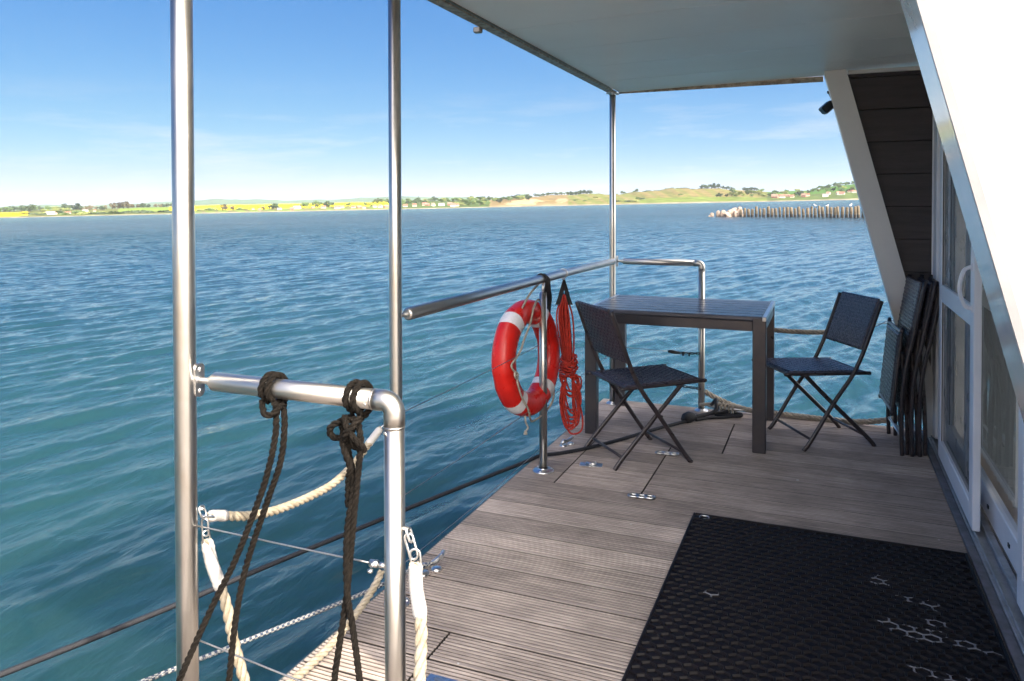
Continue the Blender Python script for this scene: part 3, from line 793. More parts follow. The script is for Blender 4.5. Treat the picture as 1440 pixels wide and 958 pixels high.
# ------------------------------------------------------------------ pier behind the boat, unseen sandy bank added for tan reflections
def bank():
    b = MB(); n = 60
    rows = [(26,-1.0),(29,.3),(36,.8),(44,3.2),(56,6.5),(90,8),(200,8)]
    vs_ = []
    for r_, h in rows:
        for i in range(n+1):
            a = YAW + R(118) + R(150)*i/n
            k = 1+.08*math.sin(i*.7)+.05*math.sin(i*1.9)
            e_ = min(1, min(i, n-i)/6)
            vs_.append((EYEW.x - math.sin(a)*r_*k, EYEW.y + math.cos(a)*r_*k, h*(e_ if h > 0 else 1)))
    b.add(vs_, [(j*(n+1)+i, j*(n+1)+i+1, (j+1)*(n+1)+i+1, (j+1)*(n+1)+i) for j in range(len(rows)-1) for i in range(n)], 0, True)
    b.build('reflection_bank', mat('sand and dry grass', (.40,.30,.19), .95, c2=(.24,.21,.10), vscale=.3), onboard=False)['kind'] = 'structure'
    b = MB(); q = random.Random(4)
    for i in range(110):
        x = -24 + i*.24
        b.bbox((x,-4.6,.62),(x+.232,-2.95,.66),.006)
    b.box((-24,-4.4,.45),(2.4,-4.25,.615)); b.box((-24,-3.3,.45),(2.4,-3.15,.615))
    for x in range(-24, 3, 3):
        for y in (-4.45, -3.1): b.tube([(x,y,-2),(x,y,.6)], .11, 12)
    b.build('pier', mat('sun bleached planks', (.40,.29,.19), .8, c2=(.28,.20,.13), vscale=3, stretch=(6,1,1)), onboard=False)['kind'] = 'structure'
bank()

# ------------------------------------------------------------------ deck
def deck():
    P0, PITCH = 4.642, .154
    vs_ = []; fs = []; pk = []
    q = random.Random(3)
    ys = P0 - PITCH*60
    k = 0
    joints = {0:[-.528],1:[-.528],2:[-.528],-1:[-.528]}
    y = P0 + PITCH*4
    rows = []
    k = 3
    while y > -2.6:
        y0 = y - PITCH if k != 99 else y
        yc = (y + y0)/2
        if yc > 4.95 : js = []
        elif 4.34 < yc: js = [-.528]
        elif 3.5 < yc: js = [-1.247, -.812]
        elif yc > 2.185: js = []
        elif yc > 1.1: js = [-1.118]
        else: js = [q.choice([-1.0,-.2,.6,1.3])]
        x1 = .525 if yc > 1.24 else 3.8
        x0 = -1.462
        e = [x0] + js + [x1]
        for a, b in zip(e, e[1:]):
            rows.append((a + (.004 if a != x0 else 0), b - (.004 if b != x1 else 0), max(y0, -2.6) + .0055, y - .0055))
        y -= PITCH
    for (x0, x1, y0, y1) in rows:
        c = (q.random(), q.random()*3, q.random()*3)
        n = 8; ma = .0055; p = (y1-y0-2*ma)/n
        prof = [(y0, -.024), (y0, -.002), (y0+.001, 0.), (y0+ma*.9, 0.)]
        for i in range(n):
            a = y0 + ma + i*p
            prof += [(a+p*.06,-.0002),(a+p*.50,0.),(a+p*.57,-.006),(a+p*.93,-.006)]
        prof[3] = (prof[3][0], 0.)
        prof += [(y1-ma, 0.), (y1-.001, 0.), (y1, -.002), (y1, -.024)]
        b0 = len(vs_); m = len(prof)
        nx = max(2, int((x1-x0)/.5)+1)
        for x_ in np.linspace(x0, x1, nx):
            vs_ += [(x_, a, z) for a, z in prof]
        pk += [c]*(m*nx)
        for j in range(nx-1):
            for i in range(m-1):
                fs.append((b0+j*m+i, b0+(j+1)*m+i, b0+(j+1)*m+i+1, b0+j*m+i+1))
        fs.append(tuple(range(b0, b0+m))); fs.append(tuple(range(b0+(nx-1)*m, b0+nx*m))[::-1])
    me = bpy.data.meshes.new('deck'); me.from_pydata(vs_, [], fs)
    a = me.color_attributes.new('plank', 'FLOAT_COLOR', 'POINT')
    a.data.foreach_set('color', np.array([(*c, 1) for c in pk], dtype=np.float32).ravel())
    me.materials.append(deck_m)
    if me.polygons[5].normal.z < 0: me.flip_normals()
    o = bpy.data.objects.new('deck', me); col.objects.link(o); ONBOARD.append(o); tag(o, kind='structure')
    b = MB()
    b.box((-1.455,-2.55,-.16),(3.75,1.2,-.026)); b.box((-1.455,1.2,-.16),(.56,5.25,-.026))
    b.build('deck_joists', mat('dark joists', (.012,.010,.009), .9))['kind'] = 'structure'
    b = MB()
    b.box((-1.472,-2.6,-.14),(-1.4625,5.26,-.006)); 
    b.box((-1.47,5.26,-.14),(.6,5.268,-.006))
    b.box((-1.25,-2.4,-.9),(-.45,5.1,-.16)); b.box((1.4,-2.4,-.9),(2.2,5.1,-.16))
    b.build('pontoon', pontoon_m)['kind'] = 'structure'
deck()

# ------------------------------------------------------------------ cabin
SL = .262; XB = .56
def lean(h): return XB - SL*h
cabin = empty('houseboat_cabin', (.6, 1.3, 0), 0, 'white houseboat cabin with leaning braces, dark cladding and sliding glass doors beside the deck', 'cabin')
cabin_off = Vector((.6, 1.3, 0))
def part(b, name, m, parent=None, label=None):
    o = b.build(name, m)
    ONBOARD.remove(o)
    o.parent = parent or cabin
    if parent is None: o.location = -cabin_off
    if label: o['label'] = label
    return o
TOP = 2.17
def roof_z(x): return 2.172 + .022*(x+1.37)
b = MB(); b.prism([(lean(-.02), -.02), (3.7,-.02), (3.7, 3.4), (.9, 3.4), (.55, 2.6), (lean(roof_z(0))+.002, roof_z(0)-.002)], 1.24, 1.41)
part(b, 'gable_wall', paint, label='sunlit white front gable with a slanting edge')
b = MB(); b.prism([(lean(.0)-.003, 0), (lean(.0)+.010, 0), (lean(2.15)+.010, 2.15), (lean(2.15)-.003, 2.15)], 1.2365, 1.2455)
part(b, 'corner_trim', mat('greyed trim', (.30,.285,.29), .5, var=.1))
b = MB(); b.bbox((lean(0)-0,0,0),(0,0,0)) if False else None
b.prism([(lean(0), .002), (lean(0)+.125, .002), (lean(2.2)+.125, roof_z(.1)-.002), (lean(2.2), roof_z(0)-.002)], 5.06, 5.235)
part(b, 'brace', beam_m, label='leaning pale brace at the far end')
b = MB()
h = .0; n = 0
while h < 2.19:                                   # lapped boards, recessed behind the brace
    h1 = min(h + .191, roof_z(.3)-.03)
    if h1 - h < .02: break
    b.add([(lean(h)+.11, 5.108, h), (.62, 5.108, h), (.62, 5.113, h1), (lean(h1)+.11, 5.113, h1), (lean(h)+.11, 5.14, h), (.62, 5.14, h), (.62, 5.14, h1), (lean(h1)+.11, 5.14, h1)],
          [(0,1,2,3),(0,4,5,1),(3,2,6,7),(4,7,6,5),(0,3,7,4),(1,5,6,2)])
    h += .196
part(b, 'cladding', siding_m)
b = MB(); b.add([(lean(0)+.11,5.1402,0),(.62,5.1402,0),(.62,5.1402,2.17),(lean(2.17)+.11,5.1402,2.17)],[(0,1,2,3)]); part(b, 'cladding_backing', mat('gap shade backing', (.006,.005,.005), .9))  # near-black sheet paints the shade in the gaps between the boards
b = MB(); b.bbox((lean(2.17)+.127, 5.085, roof_z(.3)-.032), (.60, 5.104, roof_z(.1)-.004), .003); part(b, 'cladding_trim', beam_m)
b = MB()
b.box((.62,5.14,0),(3.7,5.235,3.3)); b.box((3.6,1.41,0),(3.7,5.14,.2)); b.box((3.6,1.41,2.12),(3.7,5.14,3.3)); b.box((3.6,1.41,.2),(3.7,1.6,2.12)); b.box((3.6,4.95,.2),(3.7,5.14,2.12));  b.box((.62,1.41,2.24),(3.6,5.14,2.30))
part(b, 'wall', int_m)
b = MB(); b.box((.62,1.41,.0),(3.6,5.14,.012)); part(b, 'floor', int_f)
# roof slab with shallow panel joints underneath
b = MB()
yj = [1.24, 1.62, 2.14, 2.66, 3.18, 3.70, 4.22, 4.74, 5.25]
for a, c in zip(yj, yj[1:]):
    x0, x1 = -1.345, 3.7
    a2, c2 = a+.0025, c-.0025
    b.add([(x0,a2,roof_z(x0)),(.62,a2,roof_z(.62)),(.62,c2,roof_z(.62)),(x0,c2,roof_z(x0)),(x0,a2,roof_z(x0)+.05),(.62,a2,roof_z(.62)+.05),(.62,c2,roof_z(.62)+.05),(x0,c2,roof_z(x0)+.05)],
          [(0,3,2,1),(4,5,6,7),(0,1,5,4),(1,2,6,5),(2,3,7,6),(3,0,4,7)])
roof = part(b, 'roof', ceil_m)
b = MB(); b.add([(-1.37,1.26,2.226),(3.7,1.26,2.34),(3.7,5.25,2.34),(-1.37,5.25,2.226),(-1.37,1.26,2.30),(3.7,1.26,2.42),(3.7,5.25,2.42),(-1.37,5.25,2.30)],
      [(0,3,2,1),(4,5,6,7),(0,1,5,4),(1,2,6,5),(2,3,7,6),(3,0,4,7)])
o = part(b, 'roof_covering', pontoon_m, roof)
b = MB()
b.bbox((-1.395,1.24,2.158),(-1.352,5.262,2.168),.002); b.bbox((-1.403,1.24,2.158),(-1.396,5.262,2.315),.002)
b.bbox((-1.352,5.252,2.164),(-.02,5.258,2.2),.002)
part(b, 'edge_trim', brass, roof)
b = MB()
b.bbox((-1.36,1.24,2.166),(-1.349,5.25,2.171),.001)
part(b, 'drip_strip', mat('green grey strip', (.16,.24,.24), .5), roof)
b = MB()
for i in range(26):
    y = rnd.uniform(1.5,5.2); b.lathe([(0,-.004),(.004,-.003),(.005,0)], (-1.372, y, 2.157), 7)
for i in range(9): b.lathe([(0,-.004),(.004,-.003),(.005,0)], (rnd.uniform(-1.2,-.1), 5.24, 2.175), 7)
part(b, 'screw', brass, roof)
b = MB(); b.bbox((-1.43,3.02,2.135),(-1.395,3.05,2.16),.004); b.tube([(-1.415,3.035,2.15),(-1.40,3.1,2.175),(-1.40,3.2,2.18)], .006, 6); part(b, 'gutter_clip', alu, roof)

# sill and tracks
b = MB()
b.bbox((.528,1.42,-.012),(.562,5.2,.006),.002)
part(b, 'threshold', thresh_m)
b = MB()
b.bbox((.563,1.42,-.02),(.70,5.10,.012),.002); b.bbox((.575,1.42,.012),(.580,5.10,.024),.001); b.bbox((.612,1.42,.012),(.640,5.10,.034),.002); b.bbox((.648,1.42,.012),(.653,5.10,.024),.001)
part(b, 'sill', upvc2)
# fixed outer frame
b = MB()
b.bbox((.585,4.955,.03),(.68,5.10,2.17),.004); b.bbox((.596,1.42,2.06),(.68,5.1,2.2),.004)
b.bbox((.578,5.10,.012),(.60,5.104,2.19),.001)
part(b, 'door_frame', upvc)
def sash(x0, x1, y0, y1, z0, z1, st, name, glz, mid=None, foot=None, gm=None, stile2=None):
    b = MB(); c = .004
    s2 = stile2 or st
    b.bbox((x0,y0,z0),(x1,y0+s2,z1),c); b.bbox((x0,y1-st,z0),(x1,y1,z1),c)
    ft = foot or st
    b.bbox((x0+.0005,y0+s2,z0),(x1-.0005,y1-st,z0+ft),c); b.bbox((x0+.0005,y0+s2,z1-st),(x1-.0005,y1-st,z1),c)
    if mid: b.bbox((x0+.0005,y0+s2,mid[0]),(x1-.0005,y1-st,mid[1]),c)
    # gasket
    f = part(b, name, upvc)
    g = MB(); xm = (x0+x1)/2
    def pane(za, zb):
        g.add([(xm,y0+s2,za),(xm,y1-st,za),(xm,y1-st,zb),(xm,y0+s2,zb)], [(0,1,2,3)])
    if mid: pane(z0+ft, mid[0]); pane(mid[1], z1-st)
    else: pane(z0+ft, z1-st)
    part(g, 'pane' if gm is None else 'screen_mesh', gm or glass, f)
    k = MB()
    for (ya, yb) in ((y0+s2, y0+s2+.006), (y1-st-.006, y1-st)):
        k.box((x0+.006, ya, z0+ft), (x0+.010, yb, z1-st))
    part(k, 'gasket', black_p, f)
    return f
sash(.642,.676, 4.30, 4.955, .036, 2.06, .055, 'glass_door', None, foot=.10)
sd_ = sash(.565,.595, 3.62, 4.66, .026, 2.05, .075, 'screen_door', None, mid=(.865,.955), foot=.10, gm=screen_m, stile2=.085)
b = MB(); b.tube(spline([(.563,3.665,.945),(.54,3.66,.955),(.522,3.66,1.0),(.520,3.66,1.05),(.535,3.66,1.105),(.563,3.665,1.12)], 6), .0085, 8); b.bbox((.560,3.655,.93),(.566,3.675,.96),.002); b.bbox((.560,3.655,1.105),(.566,3.675,1.135),.002)
part(b, 'handle', upvc, sd_)
g1 = sash(.645,.682, 3.02, 4.28, .036, 2.06, .075, 'glass_door', None, foot=.12)
b = MB()
for y in (3.35, 3.75): b.bbox((.641,y-.012,.085),(.6455,y+.012,.100),.001)
part(b, 'drain_cap', black_p, g1)
sash(.600,.636, 1.5, 3.0, .036, 2.06, .075, 'glass_door', None, foot=.12, stile2=.09)
# curtains hung inside, each a thing of its own
def curtain(y0, y1, x, label, amp=.03):
    b = MB(); n = int((y1-y0)/.008); vs_ = []
    for i in range(n+1):
        y = y0+(y1-y0)*i/n
        for z in (.05, 1.1, 2.12): vs_.append((x+amp*math.sin(y*72+.8*math.sin(y*9))*(1.2-.2*z), y, z))
    fs = [(i*3+j, (i+1)*3+j, (i+1)*3+j+1, i*3+j+1) for i in range(n) for j in range(2)]
    b.add(vs_, fs, 0, True)
    o = b.build('curtain', curt_m); tag(o, label, 'curtain', 'curtains behind the glass doors')
curtain(3.75, 4.9, .80, 'grey pleated curtain behind the screen door')
curtain(3.02, 3.70, .82, 'grey pleated curtain behind the glass door right of the screen door')
curtain(1.5, 2.95, .80, 'grey pleated curtain behind the nearest glass door')
b = MB(); b.lathe([(0,0),(.055,0),(.075,.03),(.08,.09),(.06,.13),(.0,.14)], (.735,3.40,.012), 18)
tag(b.build('doorstop_bag', mat('dark fabric', (.05,.045,.045), .9, bump=.3)), 'round dark bag on the floor behind the sliding glass door', 'bag')

# flood light on the far brace
fl = empty('floodlight', (0,5.2,2.0), .3, 'small black floodlight on the outer side of the far leaning brace', 'lamp'); fl.scale = (.8,.8,.8); fl.location.x = .015
b = MB(); Mx = Matrix.Translation((-.02,.0,-.01)) @ Matrix.Rotation(R(-42), 4, 'Y') ; b.bbox((-.045,-.05,-.03),(.05,.05,.03),.008, mat=Mx)
b.build('housing', black_p, fl); b = MB(); b.bbox((-.038,-.043,-.036),(.043,.043,-.031),.002, mat=Mx); b.build('lens', mat('lamp lens', (.5,.5,.5), .2), fl)
b = MB(); b.tube([(-.01,0,.0),(.045,0,.06),(.06,0,.02)], .006, 6); b.tube([(.02,0,.05),(-.005,.0,.1),(.03,0,.15)], .004, 6); b.lathe([(0,.0),(.012,.0),(.012,.02),(0,.02)], (-.005,0,.1), 8); b.build('bracket', black_p, fl)

# ------------------------------------------------------------------ steel posts and railings
def flange(b, x, y, r_=.045, z=.0):
    b.lathe([(r_,z),(r_,z+.004),(r_-.006,z+.008),(.026,z+.010),(.024,z+.016)], (x,y,0), 24)
    for a in range(3):
        t = a*2.094+.5; b.lathe([(0,z+.013),(.004,z+.012),(.0055,z+.008)], (x+math.cos(t)*(r_-.011), y+math.sin(t)*(r_-.011), 0), 8)
def post(x, y, r_, top, label):
    e = empty('roof_post', (x,y,0), 0, label, 'post')
    b = MB(); b.tube([(0,0,.0),(0,0,.5),(0,0,1.2),(0,0,top)], r_, 28); b.build('pole', steel_v, e)
    b = MB(); flange(b, 0, 0); b.build('foot_flange', zinc, e)
    b = MB(); b.lathe([(.045,top),(.045,top-.006),(.026,top-.009),(.024,top-.016)], (0,0,0), 24); b.build('top_flange', zinc, e)
    return e
p1 = post(-1.37, 1.333, .0243, roof_z(-1.37)-.014, 'nearest steel roof post, in the sun at the far left of the picture')
p2 = post(-1.37, 2.266, .0215, roof_z(-1.37)-.014, 'second steel roof post, shaded, behind the elbow of the front rail')
p3 = post(-1.37, 5.15, .0215, roof_z(-1.37)-.014, 'farthest steel roof post, at the corner of roof and deck')

def link(b, c, a1, a2, ln=.022, wd=.010, r_=.0028, n=16):
    """an oval chain link in the plane of a1 (long) and a2"""
    a1 = Vector(a1).normalized(); a2 = Vector(a2).normalized(); c = Vector(c)
    P = []
    for i in range(n):
        t = 2*math.pi*i/n
        P.append(c + a1*(math.cos(t)*wd + (ln-wd)*(1 if math.cos(t) > 0 else -1)) + a2*math.sin(t)*wd)
    b.tube(P, r_, 7, closed=True)

def rail_x(y, x0, x1, zt, label, name, post_r=.0215, flip=False):
    """a tube from a roof post to an elbow and down to the deck"""
    e = empty(name, (x1, y, 0), 0, label, 'railing')
    X = lambda p: Vector(p) - Vector((x1, y, 0))
    b = MB()
    rr = post_r
    P = [(x0+.085,y,zt),(x0+.10,y,zt),(x1-.05,y,zt)]
    b.tube([X(p) for p in [(x0+.066,y,zt),(x0+.072,y,zt),(x0+.25,y,zt),(x1-.045,y,zt)]], [rr*.82,rr,rr,rr], 26)
    b.build('rail_tube', steel, e)
    b = MB()
    arc = [X((x1-.045,y,zt)), X((x1-.030,y,zt))] + [X((x1-.024+.024*math.sin(t), y, zt-.024+.024*math.cos(t))) for t in np.linspace(0.05, math.pi/2-.05, 8)] + [X((x1,y,zt-.030)), X((x1,y,zt-.05))]
    b.tube(arc, rr*1.035, 26)
    for c, ax in ((X((x1-.047,y,zt)), 'x'), (X((x1,y,zt-.052)), 'z')):
        d = Vector((.0035,0,0)) if ax == 'x' else Vector((0,0,.0035))
        b.tube([c-d*.6, c+d*.6], rr*1.05, 26)
    b.build('elbow', steel, e)
    b = MB()
    for c in (X((x1-.058, y-rr*.93, zt-rr*.35)), X((x1-rr*.5, y-rr*.87, zt-.062))):
        b.tube([c, c+Vector((0,-.003,0))], .0034, 8)
    b.build('set_screw', zinc, e)
    b = MB(); b.tube([X((x1,y,.004)), X((x1,y,.4)), X((x1,y,zt-.05))], rr, 26); b.build('upright', steel_v, e)
    b = MB(); flange(b, 0, 0); b.build('foot_flange', zinc, e)
    b = MB()
    b.tube([X((x0+.022,y,zt)), X((x0+.045,y,zt)), X((x0+.050,y,zt)), X((x0+.062,y,zt)), X((x0+.068,y,zt))], [.0085,.0075,.0085,.0145,.018], 16)
    pl = [X((x0+.019, y+math.cos(t)*.014, zt+ (.026 if math.sin(t) > 0 else -.026)+math.sin(t)*.013)) for t in np.linspace(0, 2*math.pi, 20, endpoint=False)]
    b.add(pl + [p+Vector((.008,0,0)) for p in pl], [tuple(range(20)), tuple(range(20,40))] + [(i,(i+1)%20,20+(i+1)%20,20+i) for i in range(20)])
    for dz in (-.025,.025): b.tube([X((x0+.024,y,zt+dz)), X((x0+.0285,y,zt+dz)), X((x0+.030,y,zt+dz))], [.0065,.0060,.003], 10)
    b.build('wall_bracket', zinc, e)
    return e
GY = 1.352
rail_x(GY, -1.37, -.822, .976, 'short sunlit steel handrail in the foreground with two black ropes knotted on it', 'front_railing')
rail_x(5.19, -1.37, -.768, .99, 'short steel handrail with elbow at the far edge of the deck, behind the table', 'rear_railing')
# side railing
e = empty('side_railing', (-1.354,3.70,0), 0, 'long steel handrail along the deck edge on one upright, the life ring hanging from it', 'railing')
X = lambda x, y, z: Vector((x+1.354, y-3.70, z))
b = MB(); b.tube([X(-1.355,2.315,1.0), X(-1.355,2.325,1.0), X(-1.355,3.0,1.0), X(-1.355,4.2,1.0), X(-1.358,5.11,.992)], [.016,.0225,.0225,.0225,.0225], 26)
b.tube([X(-1.355,3.70-.012,1.0), X(-1.355,3.70+.012,1.0)], .0245, 24)
b.build('rail_tube', steel, e)
b = MB(); b.tube([X(-1.362,2.27,1.0), X(-1.355,2.32,1.0)], .007, 10); b.build('end_pin', zinc, e)
b = MB(); b.tube([X(-1.36,5.10,.992), X(-1.365,5.14,.992)], .008, 10); b.build('end_pin', zinc, e)
b = MB(); b.tube([X(-1.354,3.70,.004), X(-1.354,3.70,.5), X(-1.354,3.70,.925)], .0205, 26); b.build('upright', steel_v, e)
b = MB(); b.tube([X(-1.354,3.70,.92), X(-1.354,3.70,.985)], .009, 12); b.lathe([(.0205,.924),(.017,.932),(.0,.935)], (0,0,0), 20); b.build('saddle', zinc, e)
b = MB(); flange(b, 0, 0, .055); b.build('foot_flange', zinc, e)

# ------------------------------------------------------------------ lifelines (wires)
def wire(pts, label, r_=.0022, fit=None):
    b = MB(); b.tube(spline(pts, 4), r_, 6)
    o = b.build('lifeline_wire', wire_m, origin=pts[0]); tag(o, label, 'wire'); return o
wire([(-1.37,2.288,.655),(-1.37,2.9,.652),(-1.37,3.68,.655)], 'upper thin wire between second post and side rail upright', .0018)
wire([(-1.37,2.288,.36),(-1.37,2.9,.352),(-1.365,3.68,.353)], 'middle thin wire between second post and side rail upright', .0018)
wire([(-1.37,2.288,.12),(-1.37,2.9,.108),(-1.365,3.68,.118)], 'lowest thin wire between second post and side rail upright', .0015)
wire([(-1.365,3.72,.655),(-1.37,4.4,.650),(-1.37,5.13,.655)], 'upper thin wire between side rail upright and farthest post', .0018)
wire([(-1.365,3.72,.353),(-1.37,4.4,.345),(-1.37,5.13,.353)], 'middle thin wire between side rail upright and farthest post', .0018)
wire([(-1.35,1.338,.640),(-1.1,1.345,.634),(-.872,1.352,.630)], 'upper wire across the front railing between nearest post and upright', .0022)
wire([(-1.35,1.338,.374),(-1.1,1.345,.344),(-.872,1.352,.318)], 'lower wire across the front railing', .0022)
for z, lb in ((.630,'upper'),(.318,'lower')):
    b = MB(); b.tube([(-.882,1.352,z),(-.862,1.352,z)], .0075, 12); b.tube([(-.862,1.352,z),(-.845,1.352,z)], .0055, 12); b.tube([(-.8725,1.340,z),(-.8725,1.364,z)], .004, 8)
    b.lathe([(0,0),(.006,.001),(.006,.006),(0,.007)], (-.872,1.336,z-.012), 8)
    tag(b.build('wire_tensioner', zinc, origin=(-.87,1.352,z)), 'small steel tensioner holding the %s front railing wire to the upright' % lb, 'tensioner')

# ------------------------------------------------------------------ white ropes
def sleeve(b, path, r_, mi=1):
    P = resample(path, .006)
    q = random.Random(len(P))
    rr = [r_*(1+q.uniform(-.05,.05))*(.72 if i in (0, len(P)-1) else 1) for i in range(len(P))]
    b.tube(P, rr, 12, mi)
def white_rope(pts, rad, label, sl0=.0, sl1=.0, name='rope', m=white_rope_m, pitch=None):
    P = resample(spline(pts, 8), .008)
    e = empty(name, pts[0], 0, label, 'rope')
    off = Vector(pts[0]); P = [p-off for p in P]
    b = MB(); laid_rope(b, P, rad, pitch or rad*5.2, 3); b.build('rope_strand', m, e)
    ln = [0]
    for p, q in zip(P, P[1:]): ln.append(ln[-1] + (q-p).length)
    if sl0:
        b = MB(); sleeve(b, [p for p, l in zip(P, ln) if l < sl0], rad*1.08, 0); b.build('end_sleeve', sleeve_m, e)
    if sl1:
        b = MB(); sleeve(b, [p for p, l in zip(P, ln) if l > ln[-1]-sl1], rad*1.02, 0); b.build('end_sleeve', sleeve_m, e)
    return e
white_rope([(-1.372,1.405,.632),(-1.375,1.44,.620),(-1.375,1.519,.588),(-1.375,1.60,.565),(-1.375,1.684,.550),(-1.375,1.810,.539),(-1.375,1.914,.540),(-1.375,2.027,.568),(-1.375,2.109,.607),(-1.375,2.172,.634)], .0125,
           'white rope sagging between nearest and second post', .07, .085)
white_rope([(-1.405,2.225,.125),(-1.405,2.157,.083),(-1.405,2.034,.045),(-1.405,1.921,.024),(-1.405,1.817,.020),(-1.405,1.70,.022),(-1.40,1.5,.03),(-1.39,1.38,.05)], .0135,
           'white rope lying along the sunlit deck edge at the bottom of the picture', 0, .04)
white_rope([(-1.345,1.370,.592),(-1.342,1.380,.538),(-1.333,1.390,.493),(-1.317,1.400,.431),(-1.305,1.410,.343),(-1.289,1.420,.264),(-1.250,1.42,.177),(-1.17,1.41,.10),(-1.05,1.39,.08),(-.93,1.37,.12),(-.86,1.36,.22)], .0135,
           'thick white rope hanging down beside the nearest post', .13, .0, pitch=.085)
white_rope([(-.769,1.345,.652),(-.764,1.338,.606),(-.750,1.330,.556),(-.741,1.316,.513),(-.735,1.300,.459),(-.72,1.26,.38),(-.65,1.15,.30),(-.50,.9,.22),(-.2,.5,.26),(.1,.2,.4)], .0135,
           'thick white rope hanging from the upright of the front railing', .105, .0, pitch=.085)
# shackles and chain links
b = MB()
b.tube([(-1.352,1.352,.672),(-1.342,1.36,.672)], .004, 8)
link(b, (-1.345,1.358,.665), (.3,.1,-1), (0,1,.1), .014, .008, .0025)
link(b, (-1.350,1.378,.646), (.2,1,-.4), (1,-.2,0), .016, .009, .0025)
link(b, (-1.346,1.366,.625), (0,.05,-1), (1,.3,0), .021, .008, .0025)
link(b, (-1.345,1.368,.600), (0,.05,-1), (.3,1,0), .017, .009, .0022)
tag(b.build('shackle_chain', zinc, origin=(-1.35,1.36,.66)), 'steel shackle links on the nearest post holding two white ropes', 'shackle')
b = MB()
b.tube([(-.80,1.35,.717),(-.787,1.35,.717)], .0045, 8)
link(b, (-.785,1.350,.706), (.35,0,-1), (0,1,0), .014, .008, .0028)
link(b, (-.781,1.349,.683), (.3,0,-1), (1,.2,.3), .026, .009, .0028)
link(b, (-.770,1.347,.661), (.1,0,-1), (1,.4,0), .019, .0105, .0025)
tag(b.build('shackle_chain', zinc, origin=(-.785,1.35,.70)), 'steel carabiner and links on the upright of the front railing', 'shackle')
b = MB(); b.tube([(-1.375,2.172,.636),(-1.37,2.225,.652),(-1.37,2.25,.655)], .002, 6); tag(b.build('lashing', wire_m, origin=(-1.37,2.2,.64)), 'thin wire tying the upper white rope to the second post', 'wire')
b = MB(); link(b, (-1.39,2.245,.14), (.2,.7,.7), (1,0,0), .02, .007, .0022); tag(b.build('shackle_chain', zinc, origin=(-1.39,2.24,.14)), 'wire link tying the lower white rope to the foot of the second post', 'shackle')

# ------------------------------------------------------------------ black ropes on the front railing
def coil_round(xc, zc, yc, rr, turns, x_step, n=20, a0=0):
    P = []
    for i in range(int(turns*n)+1):
        a = a0 + 2*math.pi*i/n
        P.append((xc + x_step*i/n, yc + math.cos(a)*rr, zc + math.sin(a)*rr))
    return P
ZT = .976; RB = .0075
e = empty('rope_hitch', (-1.12,GY,ZT), 0, 'left black rope hitched over the front railing, its two ends spreading downwards', 'rope')
off = Vector((-1.12,GY,ZT))
def put(path, rad, parent, off, name='rope_strand', m=black_rope_m, ph=0):
    b = MB(); laid_rope(b, [Vector(p)-off for p in spline(path, 8)], rad, rad*6.0, 3, phase=ph); b.build(name, m, parent)
put([(-1.104,1.322,.952)] + [(-1.108,1.330,.942),(-1.114,1.345,.944),(-1.122,1.36,.945)] , RB, e, off)
put([(-1.138,GY-.006,ZT-.030),(-1.142,GY-.029,ZT-.006),(-1.140,GY-.020,ZT+.023),(-1.138,GY+.004,ZT+.030),(-1.136,GY+.027,ZT+.010),(-1.132,GY+.024,ZT-.018),(-1.120,GY+.004,ZT-.034),(-1.110,1.335,.922),(-1.104,1.325,.886),(-1.111,1.315,.825),(-1.136,1.310,.746),(-1.198,1.300,.599),(-1.240,1.280,.506),(-1.293,1.240,.358),(-1.325,1.230,.262),(-1.36,1.20,.05),(-1.37,1.1,.01)], RB, e, off)
put([(-1.118,GY-.006,ZT-.031),(-1.124,GY-.030,ZT-.006),(-1.122,GY-.021,ZT+.023),(-1.120,GY+.004,ZT+.030),(-1.119,GY+.027,ZT+.010),(-1.116,GY+.022,ZT-.020),(-1.102,1.35,.938),(-1.092,1.340,.898),(-1.100,1.335,.820),(-1.136,1.330,.722),(-1.186,1.320,.576),(-1.199,1.300,.456),(-1.207,1.290,.337),(-1.213,1.280,.228),(-1.21,1.26,.05),(-1.15,1.2,.01)], RB, e, off, ph=1)
put([(-1.146,GY-.020,ZT-.022),(-1.138,1.325,.936),(-1.122,1.316,.926),(-1.106,1.320,.930),(-1.098,1.333,.942),(-1.105,1.355,.942),(-1.125,1.36,.94)], RB, e, off, 'rope_turn')
e = empty('rope_hitch', (-.905,GY,ZT), 0, 'right black rope with a thick knot, tied on the front railing next to the elbow', 'rope')
off = Vector((-.905,GY,ZT))
put([(-.918,GY-.006,ZT-.031),(-.921,GY-.030,ZT-.004),(-.919,GY-.020,ZT+.024),(-.917,GY+.006,ZT+.030),(-.915,GY+.028,ZT+.006),(-.912,GY+.018,ZT-.026),(-.904,1.345,.925),(-.886,1.325,.896),(-.894,1.328,.833),(-.906,1.330,.742),(-.918,1.320,.580),(-.922,1.300,.485),(-.930,1.290,.403),(-.930,1.280,.303),(-.94,1.25,.05),(-.98,1.2,.01)], RB, e, off)
put([(-.899,GY-.006,ZT-.032),(-.902,GY-.031,ZT-.006),(-.900,GY-.022,ZT+.023),(-.898,GY+.006,ZT+.031),(-.896,GY+.028,ZT+.008),(-.893,GY+.016,ZT-.028),(-.905,1.34,.925),(-.918,1.325,.885),(-.909,1.332,.801),(-.919,1.322,.699),(-.911,1.310,.586),(-.896,1.310,.500),(-.875,1.300,.411),(-.865,1.300,.308),(-.86,1.27,.05),(-.83,1.2,.01)], RB, e, off, ph=1)
put([(-.925,1.325,.942),(-.912,1.312,.928),(-.895,1.308,.908),(-.880,1.318,.888),(-.886,1.335,.872),(-.905,1.34,.874),(-.918,1.325,.888),(-.912,1.308,.908),(-.898,1.310,.925),(-.890,1.33,.942)], RB*1.02, e, off, 'knot_turn')
